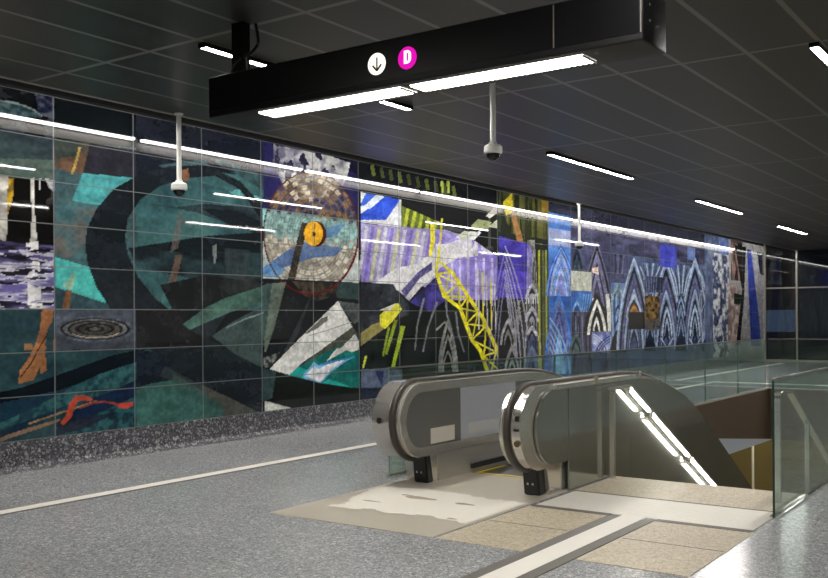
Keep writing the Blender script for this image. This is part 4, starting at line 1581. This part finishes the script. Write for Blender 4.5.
# wall washers standing on the ceiling edge inside the cove
for k in range(10):
    x = 1.75 + 3.30 * k
    t = thing('cove_light', (x, CEIL_EDGE + 0.04, CEIL), 'slim cove light on the ceiling edge washing the mural, hidden from the hall', 'cove light', 'cove lights above the mural')
    bm = new()
    box(bm, x, x + 3.2, CEIL_EDGE + 0.014, CEIL_EDGE + 0.034, CEIL + 0.11, CEIL + 0.15)
    obj('housing', bm, black, t)
    bm = new()
    box(bm, x + 0.02, x + 3.18, CEIL_EDGE + 0.035, CEIL_EDGE + 0.105, CEIL + 0.115, CEIL + 0.145)
    obj('led_strip', bm, led_cove, t)

# ================================================================ dome cameras
def dome_camera(x, y, zb, label):
    """zb = bottom of the dome"""
    t = thing('dome_camera', (x, y, CEIL), label, 'camera', 'dome cameras')
    bm = new()
    lathe(bm, x, y, [(0.0, CEIL + 0.004), (0.05, CEIL + 0.004), (0.05, CEIL - 0.015), (0.027, CEIL - 0.025), (0.027, zb + 0.155), (0.0, zb + 0.155)], 20)
    obj('pole', bm, white_pt, t, smooth=40)
    bm = new()
    lathe(bm, x, y, [(0.0, zb + 0.175), (0.036, zb + 0.175), (0.042, zb + 0.155), (0.072, zb + 0.145), (0.086, zb + 0.13), (0.088, zb + 0.078), (0.080, zb + 0.066), (0.0, zb + 0.064)], 28)
    obj('housing', bm, white_pt, t, smooth=35)
    bm = new()
    lathe(bm, x, y, [(0.066, zb + 0.065)] + [(0.066 * math.cos(a), zb + 0.064 - 0.064 * math.sin(a)) for a in [math.radians(10 * q) for q in range(1, 9)]] + [(0.0, zb)], 24)
    obj('dome', bm, mat('camera_dome', (10, 10, 11), 0.08), t, smooth=60)


dome_camera(7.12, 8.15, 2.96, 'white dome camera on a pole before the teal ring of the mural')
dome_camera(7.72, 4.51, 3.065, 'white dome camera hanging just beyond the hanging sign, below its lamps')
dome_camera(17.52, 8.26, 2.955, 'farthest, smallest white dome camera on a pole before the blue arches')

# ================================================================ hanging sign
sg = thing('hanging_sign', (5.26, 3.74, 3.14), 'long black hanging sign box with white arrow disc and magenta letter D disc', 'sign')
SX0, SX1, SY0, SY1, SZ0, SZ1 = 5.08, 5.44, 2.0, 5.48, 3.14, 3.452
bm = bevelled(SX0, SX1, SY0, SY1, SZ0, SZ1, 0.012, 3)
hb = obj('housing', bm, black, sg, smooth=30)
for a, b in ((2.02, 2.545), (2.555, 5.46)):   # shallow face plates
    bm = new()
    box(bm, SX0 - 0.004, SX0 + 0.001, a, b, SZ0 + 0.045, SZ1 - 0.012)
    obj('face_plate', bm, mat('sign_face', (7, 7, 8), 0.3, spec=0.3), sg)
for a in (2.013, 2.55):
    bm = new()
    box(bm, SX0 - 0.006, SX0 - 0.001, a - 0.003, a + 0.003, SZ0 + 0.045, SZ1 - 0.014)
    obj('seam', bm, mat('seam_grey', (120, 116, 110), 0.4, 0.6), sg)
for x, z in ((SX0 + 0.10, 3.27), (SX0 + 0.22, 3.262), (SX0 + 0.10, 3.36)):
    bm = new()
    tube(bm, [(x, SY0 + 0.001, z), (x, SY0 - 0.004, z)], 0.007, 8)
    obj('screw', bm, screw_m, sg)


def disc(y, z, r, x, m, nm, th=0.006):
    bm = new()
    tube(bm, [(x + th, y, z), (x, y, z)], r, 40)
    return obj(nm, bm, m, sg)


XF = SX0 - 0.004
d1 = disc(3.855, 3.297, 0.073, XF - 0.005, disc_white, 'arrow_disc')
d2 = disc(3.605, 3.297, 0.073, XF - 0.005, disc_pink, 'letter_disc')


def flat_yz(bm, pts, x0, x1):
    prism_yz(bm, pts, x0, x1)


bm = new()   # down arrow (left in the picture is larger Y)
w = 0.0105
cy_, cz_ = 3.851, 3.293
flat_yz(bm, [(cy_ - w / 2, cz_ + 0.046), (cy_ + w / 2, cz_ + 0.046), (cy_ + w / 2, cz_ - 0.036), (cy_ - w / 2, cz_ - 0.036)], XF - 0.0075, XF - 0.0045)
for s in (-1, 1):
    a = (cy_ + s * 0.036, cz_ - 0.004)
    b = (cy_, cz_ - 0.042)
    dx, dz = b[0] - a[0], b[1] - a[1]
    L_ = math.hypot(dx, dz)
    nx, nz = -dz / L_ * 0.0062, dx / L_ * 0.0062
    flat_yz(bm, [(a[0] + nx, a[1] + nz), (b[0] + nx, b[1] + nz), (b[0] - nx, b[1] - nz), (a[0] - nx, a[1] - nz)], XF - 0.0080, XF - 0.0046)
obj('arrow', bm, disc_ink, d1)
bm = new()   # letter D
def dpts(l, r_, b, t_, rad):
    p = [(l, b), (l, t_)]
    for i in range(9):
        a = math.radians(90 - 90 * i / 8)
        p.append((r_ - rad + rad * math.cos(a), t_ - rad + rad * math.sin(a)))
    for i in range(9):
        a = math.radians(-90 * i / 8)
        p.append((r_ - rad + rad * math.cos(a), b + rad + rad * math.sin(a)))
    return p
o_ = dpts(-0.026, 0.030, -0.043, 0.043, 0.030)
i_ = dpts(-0.006, 0.010, -0.027, 0.027, 0.011)
yc, zc = 3.603, 3.303
conv = lambda p, x: (x, yc - p[0], zc + p[1])
ring_o = [bm.verts.new(conv(p, XF - 0.0080)) for p in o_]
ring_i = [bm.verts.new(conv(p, XF - 0.0080)) for p in i_]
ring_o2 = [bm.verts.new(conv(p, XF - 0.0046)) for p in o_]
ring_i2 = [bm.verts.new(conv(p, XF - 0.0046)) for p in i_]
for i in range(len(o_)):
    j = (i + 1) % len(o_)
    bm.faces.new((ring_o[i], ring_o[j], ring_i[j], ring_i[i]))
    bm.faces.new((ring_o[i], ring_o2[i], ring_o2[j], ring_o[j]))
    bm.faces.new((ring_i[i], ring_i[j], ring_i2[j], ring_i2[i]))
obj('letter', bm, letter_white, d2)
# two louvred lamps in the underside
for a, b in ((3.72, 5.02), (2.40, 3.64)):
    bm = new()
    box(bm, SX0 + 0.07, SX0 + 0.27, a, b, SZ0 - 0.003, SZ0 + 0.001)
    lp = obj('lamp_panel', bm, led_sign, sg)
    bm = new()
    n = 34
    for k in range(n + 1):
        y = a + (b - a) * k / n
        e_ = min(k, n - k)
        hw = 0.0015 if e_ > 4 else 0.006
        box(bm, SX0 + 0.07, SX0 + 0.27, y - hw, y + hw, SZ0 - 0.012, SZ0 - 0.003)
    box(bm, SX0 + 0.168, SX0 + 0.172, a, b, SZ0 - 0.012, SZ0 - 0.003)
    obj('louvre', bm, steel_pl, lp)
for y in (5.29, 2.20):
    bm = bevelled(5.20, 5.28, y - 0.06, y + 0.06, SZ1 - 0.002, CEIL - 0.001, 0.004)
    obj('post', bm, black, sg)
def smooth_path(pts, n=6):
    out = []
    P = [Vector(q) for q in pts]
    for i in range(len(P) - 1):
        a, b, c, d = P[max(i - 1, 0)], P[i], P[i + 1], P[min(i + 2, len(P) - 1)]
        for k in range(n):
            t = k / n
            out.append(0.5 * ((2 * b) + (c - a) * t + (2 * a - 5 * b + 4 * c - d) * t * t + (3 * b - a - 3 * c + d) * t ** 3))
    return out + [P[-1]]


bm = new()
tube(bm, smooth_path([(5.30, 5.19, CEIL - 0.005), (5.305, 5.175, 3.78), (5.30, 5.17, 3.70), (5.24, 5.20, 3.62), (5.195, 5.29, 3.56), (5.19, 5.33, 3.51), (5.19, 5.33, 3.455)]), 0.013, 8)
obj('cable', bm, mat('cable_black', (26, 26, 26), 0.3), sg, smooth=60)
bm = new()
tube(bm, [(5.22, 5.22, 3.62), (5.21, 5.20, 3.56), (5.21, 5.19, 3.455)], 0.008, 8)
obj('conduit', bm, steel_pl, sg, smooth=60)

# ================================================================ camera, world, view
cam_d = bpy.data.cameras.new('camera')
cam = bpy.data.objects.new('camera', cam_d)
COL.objects.link(cam)
cam_d.sensor_width = 36
cam_d.lens = 36 * F_PX / 828
cam_d.shift_y = (CY - 289) / 828
cam_d.clip_end = 200
yaw = math.atan2(AY[1], AX[1])
Rm = Matrix.Rotation(yaw - PI / 2, 4, 'Z') @ Matrix.Rotation(PI / 2, 4, 'X') @ Matrix.Rotation(-ROLL, 4, 'Z')
cam.matrix_world = Matrix.Translation((0, 0, HC)) @ Rm
SC.camera = cam
w_ = bpy.data.worlds.new('world')
SC.world = w_
w_.use_nodes = True
w_.node_tree.nodes['Background'].inputs[0].default_value = (0.02, 0.02, 0.022, 1)
SC.view_settings.view_transform = 'Standard'
SC.view_settings.look = 'None'
SC.view_settings.exposure = 0.12
SC.view_settings.gamma = 1
SC.cycles.max_bounces = 10
SC.cycles.transparent_max_bounces = 16
SC.cycles.sample_clamp_indirect = 4
SC.cycles.use_denoising = True
